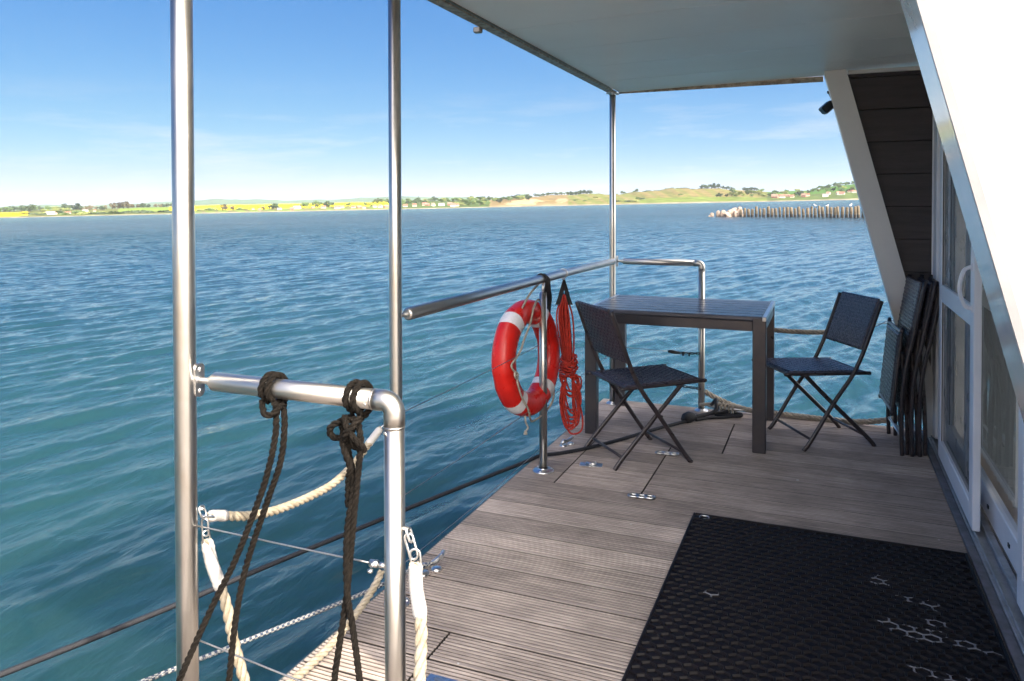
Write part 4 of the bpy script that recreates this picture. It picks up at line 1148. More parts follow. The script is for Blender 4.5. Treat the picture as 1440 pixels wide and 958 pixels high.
put([(-.905,1.335,.935),(-.935,1.325,.930),(-.955,1.318,.918),(-.958,1.322,.900),(-.945,1.33,.892),(-.936,1.335,.902),(-.945,1.345,.925),(-.92,1.35,.935)], RB, e, off, 'knot_turn')
put([(-.93,1.32,.90),(-.915,1.312,.870),(-.908,1.318,.84),(-.92,1.33,.81),(-.925,1.335,.75)], RB, e, off, 'knot_turn')

# ------------------------------------------------------------------ mooring lines
def plain_rope(pts, rad, label, m, braid=False, sub=10):
    P = resample(spline(pts, sub), .02)
    b = MB()
    if braid: laid_rope(b, P, rad, rad*4.2, 4, nseg=6)
    else: b.tube(P, rad, 12)
    o = b.build('mooring_line', m, origin=pts[0]); tag(o, label, 'rope'); return o
plain_rope([(-.78,4.895,.014),(-.95,4.62,.013),(-1.10,4.33,.013),(-1.239,4.097,.013),(-1.36,3.95,.013),(-1.43,3.87,.018),(-1.478,3.78,.008),(-1.56,3.60,-.002),(-1.75,3.12,-.016),(-2.0,2.42,-.03),(-2.30,1.51,-.034),(-3.3,-1.4,.02),(-3.9,-3.2,.10)], .0098,
           'thick black mooring line running from the far cleat over the deck edge to the left', dark_rope_m)
def check_mat():
    m, nt, b = nodes_of('blue white braid'); L = nt.links.new
    tc = nt.nodes.new('ShaderNodeTexCoord'); mp = nt.nodes.new('ShaderNodeMapping'); mp.inputs['Rotation'].default_value = (0,0,R(27))
    L(tc.outputs['Object'], mp.inputs[0])
    ck = nt.nodes.new('ShaderNodeTexChecker'); ck.inputs['Scale'].default_value = 110; ck.inputs[1].default_value = (.30,.295,.28,1); ck.inputs[2].default_value = (.03,.045,.08,1)
    L(mp.outputs[0], ck.inputs[0]); L(ck.outputs[0], b.inputs['Base Color']); b.inputs['Roughness'].default_value = .8
    return m
plain_rope([(-1.36,2.50,.04),(-1.42,2.43,.03),(-1.475,2.34,.012),(-1.55,2.18,.006),(-1.70,1.87,.002),(-1.85,1.56,.0),(-2.1,1.0,.0),(-2.9,-.9,.05),(-3.5,-2.4,.1)], .0075,
           'thin blue and white braided mooring line leaving the deck cleat beside the second post', check_mat(), True)
# far cleat with eye splice
e = empty('mooring_cleat', (-.60,5.11,0), R(-8), 'black and steel mooring cleat with rope turns at the far deck edge under the table', 'cleat')
b = MB(); b.bbox((-.09,-.022,.0),(.09,.022,.008),.003); 
for sx_ in (-.04,.04): b.tube([(sx_,0,.008),(sx_,0,.045)], [.014,.011], 12)
b.tube([(-.14,0,.062),(-.10,0,.055),(0,0,.05),(.10,0,.055),(.14,0,.062)], [.008,.012,.014,.012,.008], 12)
b.build('cleat_body', zinc, e)
b = MB(); b.tube(spline([(-.17,-.02,.055),(-.1,-.015,.070),(0,.0,.073),(.1,-.012,.07),(.17,.0,.055),(.24,.0,.03)],6), .010, 10)
for i in range(5): b.tube(spline([(-.05+.025*i,-.018,.03),(-.052+.025*i,-.022,.06),(-.045+.025*i,0,.083),(-.038+.025*i,.02,.06),(-.04+.025*i,.016,.03)],4), .0065, 8)
b.build('rope_turn', grey_rope_m, e)
b = MB(); b.tube(spline([(-.06,-.035,.016),(0,-.04,.018),(.07,-.03,.018),(.10,-.005,.022),(.06,.02,.02),(-.05,.02,.02),(-.08,-.01,.018)],6), .014, 10); b.build('rope_turn', dark_rope_m, e)
e = empty('spliced_loop', (-.79,4.90,0), 0, 'black spliced eye of the mooring line with a bulky seizing on the deck', 'rope')
b = MB(); b.tube([Vector(p)-Vector((-.79,4.90,0)) for p in spline([(-.80,4.885,.022),(-.75,4.94,.022),(-.66,5.02,.05),(-.655,5.05,.105),(-.66,5.07,.11),(-.69,5.08,.07)],6)], .0105, 10)
b.tube([Vector(p)-Vector((-.79,4.90,0)) for p in spline([(-.80,4.89,.02),(-.74,4.96,.03),(-.66,5.03,.035),(-.58,5.09,.04)],6)], .0105, 10)
b.tube([Vector(p)-Vector((-.79,4.90,0)) for p in spline([(-.76,4.90,.012),(-.70,4.97,.012),(-.58,5.05,.012),(-.50,5.10,.014)],6)], .009, 10)
b.build('eye', dark_rope_m, e)
b = MB(); b.tube([(-.045,-.06,.02),(-.03,-.045,.028),(-.01,-.02,.032),(.01,0,.03),(.03,.02,.02)], [.014,.032,.036,.028,.012], 12); b.build('seizing', dark_rope_m, e)

# rear ropes
def rear_rope(pts, rad, label):
    white_rope(pts, rad, label, 0, 0, m=grey_rope_m)
rear_rope([(-.745,5.19,.60),(-.55,5.20,.578),(-.324,5.20,.568),(-.17,5.20,.566),(-.03,5.20,.571),(.12,5.20,.59),(.22,5.20,.612)], .017, 'upper tan rope across the far end of the deck behind the right chair')
rear_rope([(-.745,5.19,.13),(-.66,5.20,.085),(-.5,5.215,.032),(-.3,5.215,.022),(0,5.215,.016),(.2,5.215,.02),(.344,5.20,.05),(.44,5.19,.08)], .019, 'lower tan rope lying along the far edge of the deck')
b = MB()
p0, p1_ = Vector((.22,5.20,.612)), Vector((.385,5.18,.672))
for i in range(6):
    t = i/5; link(b, p0.lerp(p1_, t), p1_-p0, (0,1,0) if i % 2 else (0,0,1), .019, .007, .0022)
tag(b.build('shackle_chain', zinc, origin=p0), 'short steel chain tying the upper rear rope to the far brace', 'chain')
b = MB()
for i in range(7):
    t = i/6; link(b, Vector((-.79,5.17,.386)).lerp(Vector((-.905,5.16,.383)), t), (-1,0,0), (0,1,0) if i % 2 else (0,0,1), .013, .006, .003)
b.tube([(-.905,5.16,.383),(-.93,5.16,.384),(-.965,5.155,.389),(-.985,5.155,.39)], [.005,.011,.013,.009], 8)
b.tube([(-.885,5.16,.366),(-.885,5.16,.395)], .007, 6); b.tube([(-.845,5.16,.366),(-.845,5.16,.392)], .006, 6)
tag(b.build('shackle_chain', black_p, origin=(-.79,5.17,.386)), 'dark snap hook and chain sticking out left of the rear railing upright', 'chain')
wire([(-.985,5.155,.39),(-1.2,5.14,.397),(-1.35,5.135,.402)], 'thin wire across the rear railing between farthest post and dark snap hook', .0016)
b = MB()
for i in range(8):
    t = i/7; link(b, Vector((-.785,5.17,.15)).lerp(Vector((-.935,5.15,.165)), t), (-1,0,.1), (0,1,0) if i % 2 else (0,0,1), .016, .0065, .0026)
tag(b.build('shackle_chain', black_p, origin=(-.79,5.17,.15)), 'dark chain low on the rear railing upright, beside the left chair', 'chain')

# ------------------------------------------------------------------ deck fittings
def cleat(x, y, rz, s_, label):
    e = empty('deck_cleat', (x,y,0), rz, label, 'cleat'); e.scale = (s_,)*3
    b = MB(); b.lathe([(.026,0),(.026,.006),(.018,.010),(0,.010)], (-.03,0,0), 16); b.lathe([(.02,0),(.02,.006),(.012,.010),(0,.010)], (.03,0,0), 16); b.build('base', zinc, e)
    b = MB(); b.tube([(-.05,0,.014),(-.03,0,.030),(0,0,.026),(.03,0,.034),(.055,0,.050)], [.008,.014,.009,.011,.008], 10); b.tube([(.04,-.018,.052),(.07,.016,.052)], [.009,.009], 8); b.build('horn', zinc, e)
cleat(-1.375, 2.509, R(58), 1.0, 'steel folding cleat on the deck edge right of the front railing upright')
cleat(-1.372, 4.15, R(60), .9, 'pale folding cleat on the deck edge left of the table legs')
def coupler(x, y, label):
    b = MB()
    for i in range(-1, 2): link(b, (x+.038*i, y+.004*i, .010), (1,.1,0), (0,1,0), .023, .016, .0055)
    tag(b.build('deck_coupler', zinc, origin=(x,y,0)), label, 'fitting')
coupler(-.806, 4.19, 'silver figure-eight coupler on the board joint beside the left chair foot')
coupler(-.797, 3.522, 'silver figure-eight coupler on the board joint near the corner of the mat')
b = MB(); b.bbox((-.06,-.028,0),(.06,.028,.004),.001, mat=Matrix.Translation((-1.148,3.873,0)) @ Matrix.Rotation(R(10),4,'Z')); b.tube([(-1.175,3.875,.008),(-1.12,3.87,.010)], .007, 8); link(b, (-1.14,3.88,.010), (1,.6,.1), (0,1,0), .02, .012, .003)
tag(b.build('lashing_plate', zinc, origin=(-1.148,3.873,0)), 'small steel lashing plate on the boards right of the side rail upright', 'fitting')
b = MB(); link(b, (-.487,3.385,.010), (1,0,0), (0,1,.2), .020, .013, .003); tag(b.build('lifting_ring', zinc, origin=(-.487,3.37,0)), 'flat steel ring at the far left corner of the rubber mat', 'ring')
b = MB(); b.bbox((-.07,-.03,0),(.07,.03,.005),.002, mat=Matrix.Translation((-1.0,1.925,0))); b.tube([(-1.04,1.93,.009),(-.96,1.92,.009)], .006, 8)
tag(b.build('hinge_plate', zinc, origin=(-1.0,1.925,0)), 'polished hinge plate on the deck at the bottom edge of the picture', 'fitting')

# ------------------------------------------------------------------ rubber mat
def rubber_mat():
    x0, x1, y0, y1 = -.54, .52, 1.55, 3.425
    b = MB(); b.box((x0+.004,y0+.004,.002),(x1-.004,y1-.004,.0055))
    for q_ in (((x0,y0,.0015),(x0+.009,y1,.0105)), ((x1-.009,y0,.0015),(x1,y1,.0105)), ((x0+.009,y0,.0015),(x1-.009,y0+.009,.0105)), ((x0+.009,y1-.009,.0015),(x1-.009,y1,.0105))): b.bbox(*q_, .002)
    x0 += .010; x1 -= .010; y0 += .012; y1 -= .010
    ax, ay = .047, .034
    r_o = .0215
    rows = int((y1-y0)/ay); cols_ = int((x1-x0)/ax)
    q = random.Random(2)
    for j in range(rows):
        for i in range(cols_):
            cx_ = x0 + ax*(i+.5) + (ax/2 if j % 2 else 0); cy_ = y0 + ay*(j+.5)
            if cx_ + ax/2 > x1+.004: continue
            ring = []
            for k in range(6):
                a = math.pi/6 + k*math.pi/3
                ring.append((math.cos(a), math.sin(a)))
            hh = .0125 + q.uniform(-.0006,.0006)
            vs_ = []
            for (rad, z) in ((1.04,.004),(1.0,hh),(.90,hh+.0008),(.80,hh-.006),(.45,hh-.0045)):
                for (cx2, sy2) in ring: vs_.append((cx_+cx2*ax*.575*rad, cy_+sy2*ay*.66*rad, z))
            fs = []
            for r_ in range(4):
                for k in range(6):
                    k2 = (k+1) % 6; fs.append((r_*6+k, r_*6+k2, (r_+1)*6+k2, (r_+1)*6+k))
            fs.append(tuple(24+k for k in range(6)))
            b.add(vs_, fs)
    m, nt, p = nodes_of('worn black rubber'); L = nt.links.new
    geo = nt.nodes.new('ShaderNodeNewGeometry'); tc = nt.nodes.new('ShaderNodeTexCoord')
    sp = nt.nodes.new('ShaderNodeSeparateXYZ'); L(tc.outputs['Object'], sp.inputs[0])
    hi = nt.nodes.new('ShaderNodeMath'); hi.operation = 'GREATER_THAN'; hi.inputs[1].default_value = .0119; L(sp.outputs[2], hi.inputs[0])
    def patch(cx_, cy_, rx, ry):
        a = nt.nodes.new('ShaderNodeVectorMath'); a.operation = 'SUBTRACT'; L(tc.outputs['Object'], a.inputs[0]); a.inputs[1].default_value = (cx_,cy_,0)
        s_ = nt.nodes.new('ShaderNodeVectorMath'); s_.operation = 'MULTIPLY'; s_.inputs[1].default_value = (1/rx,1/ry,0); L(a.outputs[0], s_.inputs[0])
        l = nt.nodes.new('ShaderNodeVectorMath'); l.operation = 'LENGTH'; L(s_.outputs[0], l.inputs[0]); return l.outputs['Value']
    cur = None
    for args in WEAR:
        v = patch(*args)
        if cur is None: cur = v
        else:
            mn = nt.nodes.new('ShaderNodeMath'); mn.operation = 'MINIMUM'; L(cur, mn.inputs[0]); L(v, mn.inputs[1]); cur = mn.outputs[0]
    n = nt.nodes.new('ShaderNodeTexNoise'); n.inputs['Scale'].default_value = 48; n.inputs['Detail'].default_value = 5; L(tc.outputs['Object'], n.inputs[0])
    ma = nt.nodes.new('ShaderNodeMath'); ma.operation = 'MULTIPLY_ADD'; ma.inputs[1].default_value = 2.6; ma.inputs[2].default_value = -1.3; L(n.outputs[0], ma.inputs[0])
    ad = nt.nodes.new('ShaderNodeMath'); ad.operation = 'ADD'; L(cur, ad.inputs[0]); L(ma.outputs[0], ad.inputs[1])
    lt = nt.nodes.new('ShaderNodeMath'); lt.operation = 'LESS_THAN'; lt.inputs[1].default_value = .9; L(ad.outputs[0], lt.inputs[0])
    mm = nt.nodes.new('ShaderNodeMath'); mm.operation = 'MULTIPLY'; L(lt.outputs[0], mm.inputs[0]); L(hi.outputs[0], mm.inputs[1])
    n2 = nt.nodes.new('ShaderNodeTexNoise'); n2.inputs['Scale'].default_value = 9; n2.inputs['Detail'].default_value = 6; L(tc.outputs['Object'], n2.inputs[0])
    x = nt.nodes.new('ShaderNodeMix'); x.data_type = 'RGBA'; x.inputs[6].default_value = (.0035,.003,.004,1); x.inputs[7].default_value = (.010,.007,.008,1); L(n2.outputs[0], x.inputs[0])
    x2 = nt.nodes.new('ShaderNodeMix'); x2.data_type = 'RGBA'; L(mm.outputs[0], x2.inputs[0]); L(x.outputs[2], x2.inputs[6]); x2.inputs[7].default_value = (.23,.23,.25,1)
    L(x2.outputs[2], p.inputs['Base Color']); p.inputs['Roughness'].default_value = .55; p.inputs['Specular IOR Level'].default_value = .3
    o = b.build('rubber_mat', m); tag(o, 'black honeycomb rubber mat with worn pale spots in front of the glass doors', 'mat')
WEAR = [(.186,3.045,.03,.05),(.27,2.94,.045,.02),(.34,2.92,.03,.03),(.206,2.75,.035,.03),(.29,2.71,.09,.04),(.41,2.70,.08,.025),(.475,2.68,.03,.02),(.34,2.80,.04,.02),(.27,2.50,.05,.02),(.34,2.49,.08,.02),(-.37,2.72,.03,.02)]
rubber_mat()

# ------------------------------------------------------------------ table
TX0, TX1, TY0, TY1, TH = -1.345, -.303, 4.405, 5.165, .752
tb = empty('garden_table', ((TX0+TX1)/2, (TY0+TY1)/2, 0), 0, 'dark rectangular outdoor table with a slatted top at the far end of the deck', 'table')
off = Vector(tb.location)
LW = .072
for sx_, sy_ in ((0,0),(1,0),(0,1),(1,1)):
    b = MB(); x = TX0 if not sx_ else TX1-LW; y = TY0 if not sy_ else TY1-LW*.8
    b.bbox(Vector((x,y,.0))-off, Vector((x+LW,y+LW*.8,TH-.002))-off, .003); b.build('leg', tabl_m, tb)
b = MB()
b.bbox(Vector((TX0+LW,TY0+.004,TH-.075))-off, Vector((TX1-LW,TY0+.034,TH-.018))-off, .003)
b.bbox(Vector((TX0+LW,TY1-.034,TH-.075))-off, Vector((TX1-LW,TY1-.004,TH-.018))-off, .003)
b.bbox(Vector((TX0+.004,TY0+LW*.8,TH-.075))-off, Vector((TX0+.034,TY1-LW*.8,TH-.018))-off, .003)
b.bbox(Vector((TX1-.034,TY0+LW*.8,TH-.075))-off, Vector((TX1-.004,TY1-LW*.8,TH-.018))-off, .003)
b.build('apron', tabl_m, tb)
b = MB(); ns = 7; wv = (TY1-TY0)/ns
for i in range(ns):
    b.bbox(Vector((TX0+.022,TY0-.003+i*wv+.005,TH-.016))-off, Vector((TX1-.022,TY0-.003+(i+1)*wv-.005,TH+.008))-off, .006)
b.build('tabletop', slat_m, tb)
for x in (TX0-.002, TX1-.0205):
    b = MB(); b.bbox(Vector((x,TY0-.004,TH-.016))-off, Vector((x+.0225,TY1+.002,TH+.0085))-off, .002); b.build('end_strip', edge_m, tb)

# ------------------------------------------------------------------ chairs
def woven(b, P00, P10, P11, P01, nu, nv, th=.012, bow=0, dip=0):
    """woven panel between four corners; real over-and-under relief"""
    P00, P10, P11, P01 = map(Vector, (P00,P10,P11,P01))
    nrm = (P10-P00).cross(P01-P00).normalized()
    su, sv = nu*5, nv*4
    for side in (1, -1):
        vs_ = []
        for j in range(sv+1):
            v = j/sv
            for i in range(su+1):
                u = i/su
                p = P00*(1-u)*(1-v) + P10*u*(1-v) + P11*u*v + P01*(1-u)*v
                p = p + nrm*(bow*4*u*(1-u) - dip*4*v*(1-v))
                ii, jj = int(u*nu*.9999), int(v*nv*.9999)
                a = math.sin(math.pi*((u*nu) % 1)) if 0 < i < su else 0; c = math.sin(math.pi*((v*nv) % 1)) if 0 < j < sv else 0
                h = (.0044*a*math.sqrt(max(c,0)) if (ii+jj) % 2 == 0 else .0022*c*math.sqrt(max(a,0)))
                e_ = min(u, 1-u, v, 1-v)
                vs_.append(p + nrm*side*(th/2*min(1, .35+e_*22) + h))
        fs = [(j*(su+1)+i, j*(su+1)+i+1, (j+1)*(su+1)+i+1, (j+1)*(su+1)+i) for j in range(sv) for i in range(su)]
        b.add(vs_, fs, 0, True)
    n = (su+1)*(sv+1); base = len(b.v)-2*n
    loop = [i for i in range(su+1)] + [j*(su+1)+su for j in range(1, sv+1)] + [sv*(su+1)+i for i in range(su-1, -1, -1)] + [j*(su+1) for j in range(sv-1, 0, -1)]
    for a, c in zip(loop, loop[1:]+loop[:1]):
        b.f.append((base+a, base+c, base+n+c, base+n+a)); b.m.append(0); b.sm.append(True)
def strut(b, P, w_, t_):
    """flat oval bar"""
    b.tube(P, w_/2, 10, flat=t_/w_)
def make_chair(loc, rz, label, uf=.16, ur=-.28, folded=False):
    e = empty('folding_chair', loc, rz, label, 'chair', 'rattan folding chairs')
    W = .212
    if not folded:
        sh = .438
        up_ = [(uf+.005,0),(uf-.04,.055),(-.03,.265),(-.13,.40),(-.185,.50),(-.235,.62),(-.315,.835)]
        b = MB(); woven(b, (-.215,-.19,sh-.008), (.225,-.19,sh), (.225,.19,sh), (-.215,.19,sh-.008), 17, 20, .016, .0, .004); b.build('seat', wicker, e)
        b = MB(); b.tube(spline([(-.215,-.2,sh-.012),(.22,-.2,sh-.006),(.232,-.17,sh-.006),(.232,.17,sh-.006),(.22,.2,sh-.006),(-.215,.2,sh-.012),(-.222,.17,sh-.012),(-.222,-.17,sh-.012)], 5, True), .0105, 8, closed=True); b.build('seat_frame', frame_m, e)
        b = MB(); woven(b, (-.208,-.19,.555), (-.208,.19,.555), (-.318,.19,.845), (-.318,-.19,.845), 20, 15, .016, -.004, 0); b.build('backrest', wicker, e)
        for sy in (-1, 1):
            b = MB(); P = spline([(u, sy*W, z) for u, z in up_], 6); b.tube(P, .0125, 10, flat=.75); b.build('leg', frame_m, e)
            b = MB(); P = spline([(ur,sy*(W-.03),0),(ur+.045,sy*(W-.03),.055),(-.02,sy*(W-.03),.275),(.13,sy*(W-.03),.425)], 6); b.tube(P, .0125, 10, flat=.75); b.build('leg', frame_m, e)
        b = MB(); b.tube([(uf-.045,-W,.06),(uf-.045,W,.06)], .0075, 8); b.build('stretcher', frame_m, e)
        b = MB(); b.tube([(ur+.048,-W+.03,.06),(ur+.048,W-.03,.06)], .0075, 8); b.build('stretcher', frame_m, e)
        b = MB()
        for sy in (-1, 1):
            b.tube([(-.022,sy*(W-.035),.268),(-.022,sy*(W+.012),.268)], .006, 8); b.tube([(-.165,sy*(W-.02),sh-.01),(-.165,sy*(W+.014),sh-.01)], .006, 8)
        b.tube([(-.225,-.15,sh-.014),(-.25,-.15,sh-.016)], .006, 6)
        b.build('pivot_bolt', frame_m, e)
    else:
        # folded flat: u is the thickness, z the height
        b = MB(); woven(b, (.045,-.19,.655), (.045,.19,.655), (.095,.19,.955), (.095,-.19,.955), 20, 15, .016, 0, 0); b.build('backrest', wicker, e)
        b = MB(); woven(b, (-.052,-.18,.255), (-.052,.18,.255), (-.012,.18,.665), (-.012,-.18,.665), 18, 18, .016, 0, 0); b.build('seat', wicker, e)
        b = MB(); b.tube(spline([(-.046,-.193,.255),(-.006,-.193,.66),(-.004,-.17,.675),(-.004,.17,.675),(-.006,.193,.66),(-.046,.193,.255),(-.05,.17,.243),(-.05,-.17,.243)],5,True), .011, 8, closed=True); b.build('seat_frame', frame_m, e)
        for sy in (-1, 1):
            b = MB(); b.tube(spline([(0,sy*W,0),(-.005,sy*W,.15),(.0,sy*W,.35),(.022,sy*W,.52),(.05,sy*W,.65),(.11,sy*W,.965)],6), .0135, 10, flat=.8); b.build('leg', frame_m, e)
            b = MB(); b.tube(spline([(.03,sy*(W-.03),.0),(.028,sy*(W-.03),.15),(.018,sy*(W-.03),.35),(.0,sy*(W-.03),.56)],6), .0125, 10, flat=.8); b.build('leg', frame_m, e)
        b = MB(); b.tube([(-.002,-W,.10),(-.002,W,.10)], .0075, 8); b.build('stretcher', zinc, e)
        b = MB(); b.tube([(.03,-W+.03,.07),(.03,W-.03,.07)], .0075, 8); b.build('stretcher', zinc, e)
    return e
make_chair((-.926,4.165,0), math.atan2(.67,.74), 'dark woven folding chair standing left of the table, next to the red rope')
make_chair((-.085,4.80,0), math.atan2(-.49,-.87), 'dark woven folding chair standing right of the table, facing it', .145, -.295)
make_chair((.375,4.875,0), R(5), 'folded dark woven chair leaning at the glass doors, outermost of the stack', folded=True)
make_chair((.432,4.885,0), R(3), 'folded dark woven chair in the middle of the stack at the glass doors', folded=True)
make_chair((.478,4.895,0), R(1), 'folded dark woven chair innermost in the stack, touching the glass doors', folded=True)

# ------------------------------------------------------------------ life ring
RG = Vector((-1.41,3.62,.602)); PHI = R(8)          # ring plane runs along the deck edge, turned a little
e = empty('life_ring', RG, 0, 'red life ring with four silver bands hanging outside the side rail', 'life ring')
e.rotation_euler = (0, R(-3), -PHI)                   # local y and z span the ring, local x is its axis
def ring_pt(a, rho, ax): return Vector((ax, math.cos(a)*rho, math.sin(a)*rho))
MR, HR, HA = .234, .0605, .055
def ring_seg(b, a0, a1, k, n, closed=False, mi=0):
    m = 22; vs_ = []
    cnt = n if closed else n+1
    for i in range(cnt):
        a = a0 + (a1-a0)*i/n
        notch = 0
        if closed:
            for c in (R(15), R(105), R(195), R(285)):
                d = abs((a-c+math.pi) % (2*math.pi) - math.pi)
                if R(6.2) < d < R(7.4): notch = .004
                elif d <= R(6.2): notch = .0022
        for j in range(m):
            t = 2*math.pi*j/m
            cx_, sz_ = math.cos(t), math.sin(t)
            q = (abs(cx_)**2.5+abs(sz_)**2.5)**(-1/2.5)
            vs_.append(ring_pt(a, MR + (HR*k-notch)*cx_*q, (HA*k-notch)*sz_*q))
    fs = []
    for i in range(n):
        i2 = (i+1) % cnt
        for j in range(m): fs.append((i*m+j, i*m+(j+1) % m, i2*m+(j+1) % m, i2*m+j))
    b.add(vs_, fs, mi, True)
b = MB(); ring_seg(b, 0, 2*math.pi, 1, 144, True); b.build('ring_body', ring_m, e)
for c in (R(60), R(128), R(-52), R(232)):
    b = MB(); ring_seg(b, c-R(6.8), c+R(6.8), 1.022, 8); b.build('reflective_band', reflect_m, e)
b = MB()
def rp(a, rho, ax): return ring_pt(R(a), rho, ax)
fx = .064
line = [rp(60,.30,.02), rp(80,.295,.05), rp(95,.262,fx), rp(104,.215,fx), rp(115,.188,fx), rp(140,.178,fx), rp(160,.19,fx), rp(172,.235,fx), rp(178,.265,fx*.95), rp(184,.25,fx), rp(190,.225,fx+.004), rp(200,.235,fx), rp(222,.245,fx), rp(240,.262,fx), rp(256,.30,.04), rp(268,.322,.02), rp(285,.318,.03), rp(300,.30,.05), rp(315,.302,.03), rp(330,.306,.0)]
b.tube(resample(spline(line, 6), .006), .0052, 8)
b.tube(spline([rp(246,.29,.04), rp(248,.32,.04), rp(252,.345,.045), rp(250,.365,.04)],5), .0045, 7); b.tube([rp(250,.36,.04), rp(250.5,.38,.04)], [.006,.012], 8)
b.tube(spline([rp(186,.25,fx+.005), rp(189,.262,fx+.01), rp(193,.25,fx+.01), rp(190,.236,fx+.006)],4), .0055, 7)
b.build('grab_line', grey_rope_m, e)
b = MB(); b.tube(spline([Vector((.04,-.10,.235+.03)), Vector((.05,-.03,.33)), Vector((.06,.08,.385))],5), .0055, 8); b.build('lanyard', grey_rope_m, e)
# strap from the rail to the ring
b = MB()
P = [(-1.345,3.675,1.026),(-1.322,3.68,1.0),(-1.325,3.69,.97),(-1.335,3.72,.93),(-1.35,3.77,.885),(-1.365,3.80,.845),(-1.375,3.815,.80)]
P = spline(P, 5); k = len(P); vs_ = []
for i, p in enumerate(P):
    wv = .012 + .012*min(1, i/k*1.6)
    dx_ = Vector((.8,.1,.25))*wv; vs_ += [p+dx_+Vector((0,-.002,0)), p-dx_+Vector((0,-.002,0)), p-dx_+Vector((0,.002,0)), p+dx_+Vector((0,.002,0))]
fs = [(i*4+j, i*4+(j+1) % 4, (i+1)*4+(j+1) % 4, (i+1)*4+j) for i in range(k-1) for j in range(4)] + [(0,1,2,3), (4*k-4,4*k-3,4*k-2,4*k-1)]
b.add(vs_, fs); b.tube([(-1.355+.0245*math.cos(t), 3.675, 1.0+.0265*math.sin(t)) for t in np.linspace(-.6, 3.8, 16)], .006, 8)
tag(b.build('carrying_strap', strap_m, origin=P[0]), 'black webbing strap from the side rail to the life ring', 'strap')

# ------------------------------------------------------------------ red rope bundle
e = empty('rope_bundle', (-1.35,4.03,.97), 0, 'bundle of thin red rope hanging in loops from the side rail', 'rope')
off = Vector((-1.35,4.03,.97))
q = random.Random(12)
b = MB()
vr = Vector((math.cos(YAW), math.sin(YAW), 0)); vd = Vector((-math.sin(YAW), math.cos(YAW), 0))
def at(s_, d_, z): return vr*s_ + vd*d_ + Vector((0,0,z))
for i in range(15):
    wt = q.uniform(.010,.034); wb = q.uniform(.035,.075); bot = -q.uniform(.60,.86); cx_ = q.uniform(-.012,.018); dp = q.uniform(-.022,.022); lean_ = .045
    P = [at(-wt*.4+cx_*.3, dp, -.115), at(-wt+cx_, dp, -.22), at(-wt*.6+cx_+lean_*.4, dp*.7, -.42), at(-.010+lean_*.5, dp*.5, -.50), at(-.018+lean_*.6,dp*.5,-.56), at(-wb*.8+cx_+lean_*.7, dp, bot*.80-.05),
         at(-wb*.6+cx_+lean_, dp, bot), at(cx_+lean_, dp*.8, bot-.02), at(wb*.6+cx_+lean_, dp, bot+.01), at(wb*.75+cx_+lean_*.7, dp, bot*.84-.03), at(.018+lean_*.6,dp*.5,-.56), at(.010+lean_*.5, dp*.5, -.49), at(wt*.6+cx_+lean_*.4, dp*.6, -.40), at(wt+cx_, dp*.9, -.22), at(wt*.4+cx_*.3, dp, -.115), at(0,dp*.5,-.09)]
    b.tube(spline(P, 6, True), .0050, 7, closed=True)
P = []
for i in range(6*14):
    t = i/14; a = 2*math.pi*t
    P.append(at(.022+math.cos(a)*(.048+.006*math.sin(i*.7)), math.sin(a)*.030, -.44-.095*t/6 + .006*math.sin(i*.9) + .012*math.sin(a*1.02)))
b.tube(P, .0055, 7)
for k in range(6):
    P = [at(.022+math.cos(a+k)*(.036), math.sin(a+k)*.031, -.445-.017*k + .028*math.sin(a*1.0+k*2)) for a in np.linspace(0, 6.0, 22)]
    b.tube(P, .0055, 7)
b.build('rope_loop', red_rope_m, e)
b = MB()
P = [at(0,0,.0), at(-.012,0,-.03), at(-.022,0,-.10), at(-.022,0,-.15)]
for s_ in (-1, 1):
    P = [at(0,0,-.005), at(s_*.007,0,-.04), at(s_*.020,.0,-.10), at(s_*.030,0,-.145)]
    vs_ = []
    for i, p in enumerate(P):
        wv = .006+.004*i
        vs_ += [p+vr*wv+vd*.003, p-vr*wv+vd*.003, p-vr*wv-vd*.003, p+vr*wv-vd*.003]
    b.add(vs_, [(i*4+j, i*4+(j+1) % 4, (i+1)*4+(j+1) % 4, (i+1)*4+j) for i in range(3) for j in range(4)] + [(0,1,2,3),(12,13,14,15)])
b.build('strap', strap_m, e)
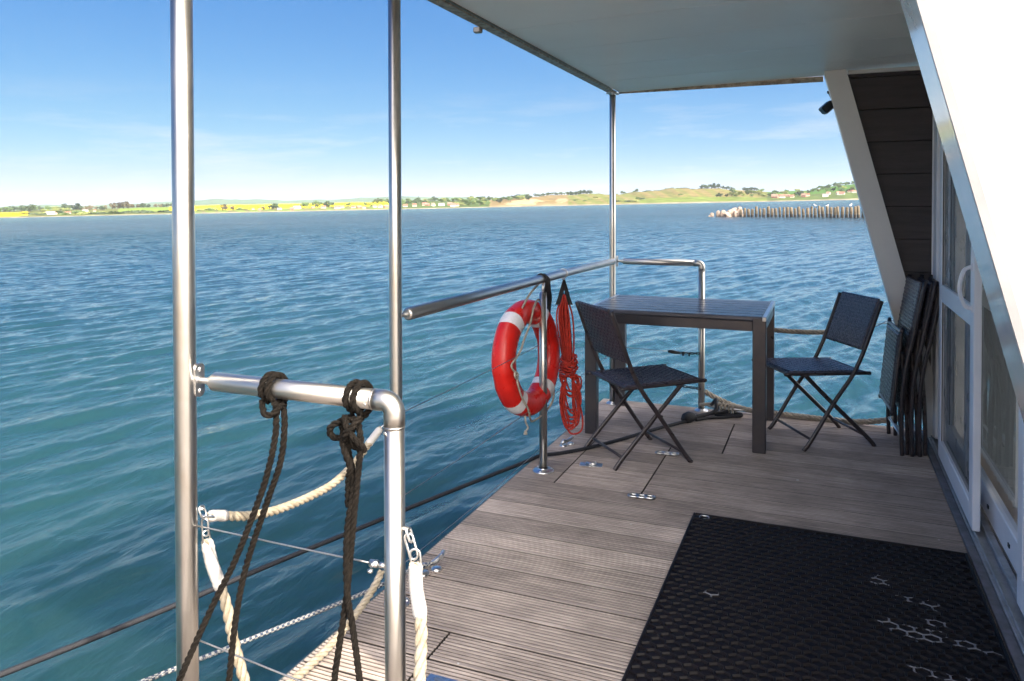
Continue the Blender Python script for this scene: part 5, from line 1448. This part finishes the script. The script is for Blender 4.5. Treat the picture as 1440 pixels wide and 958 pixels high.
b = MB(); b.tube([Vector((-.005+.012*math.cos(t), 0, .012+.016*math.sin(t))) for t in np.linspace(0, 2*math.pi, 14, endpoint=False)], .003, 7, closed=True); b.tube([Vector((-.005+.0255*math.cos(t), 0, .03+.0265*math.sin(t))) for t in np.linspace(0, 2*math.pi, 20, endpoint=False)], .0022, 7, closed=True); b.build('snap_hook', zinc, e)

# ------------------------------------------------------------------ labels that say which one, counted from the left
ORD = 'first second third fourth fifth sixth seventh eighth ninth tenth eleventh twelfth thirteenth fourteenth fifteenth sixteenth seventeenth eighteenth nineteenth twentieth'.split()
def ordinal(i):
    if i < 20: return ORD[i]
    t = ['twenty', 'thirty', 'forty', 'fifty', 'sixty', 'seventy', 'eighty', 'ninety'][min((i+1)//10, 9)-2]
    return t[:-1] + 'ieth' if (i+1) % 10 == 0 else t + '-' + ORD[(i+1) % 10 - 1]
look = {'red tile roof':'red roofed','grey roof':'grey roofed','brown roof':'brown roofed'}
by = {}
for o in list(col.objects):
    if o.parent is None and o.get('group') and o.name.split('.')[0] in ('cottage','breakwater_pile','tree','bush','boulder','poplar_tree'):
        by.setdefault(o['group'], []).append(o)
for g, os_ in by.items():
    os_.sort(key=lambda o: -math.atan2(-(o.location.x-EYEW.x), o.location.y-EYEW.y))
    for i, o in enumerate(os_):
        base = o['label']
        if o.name.startswith('cottage'):
            rf = [c for c in o.children if c.name.startswith('roof')][0]
            base = look[rf.data.materials[0].name] + ' ' + base.replace('small ', '')
        w_ = base.split()
        o['label'] = ' '.join(w_[:12]).rstrip(',') + ', ' + ordinal(i) + ' from left'

# ------------------------------------------------------------------ haze
hb = MB(); hb.box((-6500,-6500,-9),(6500,6500,150))
hm = bpy.data.materials.new('haze'); hm.use_nodes = True; hm.node_tree.nodes.clear()
ho = hm.node_tree.nodes.new('ShaderNodeOutputMaterial'); hv = hm.node_tree.nodes.new('ShaderNodeVolumePrincipled')
hv.inputs['Color'].default_value = (.66,.76,.88,1); hv.inputs['Density'].default_value = .00007; hv.inputs['Anisotropy'].default_value = .0
hm.node_tree.links.new(hv.outputs[0], ho.inputs['Volume'])
hz = hb.build('haze', hm, onboard=False); tag(hz, kind='stuff')

# ------------------------------------------------------------------ the list of the boat
bpy.context.view_layer.update()
for o in ONBOARD:
    o.matrix_world = T @ o.matrix_local
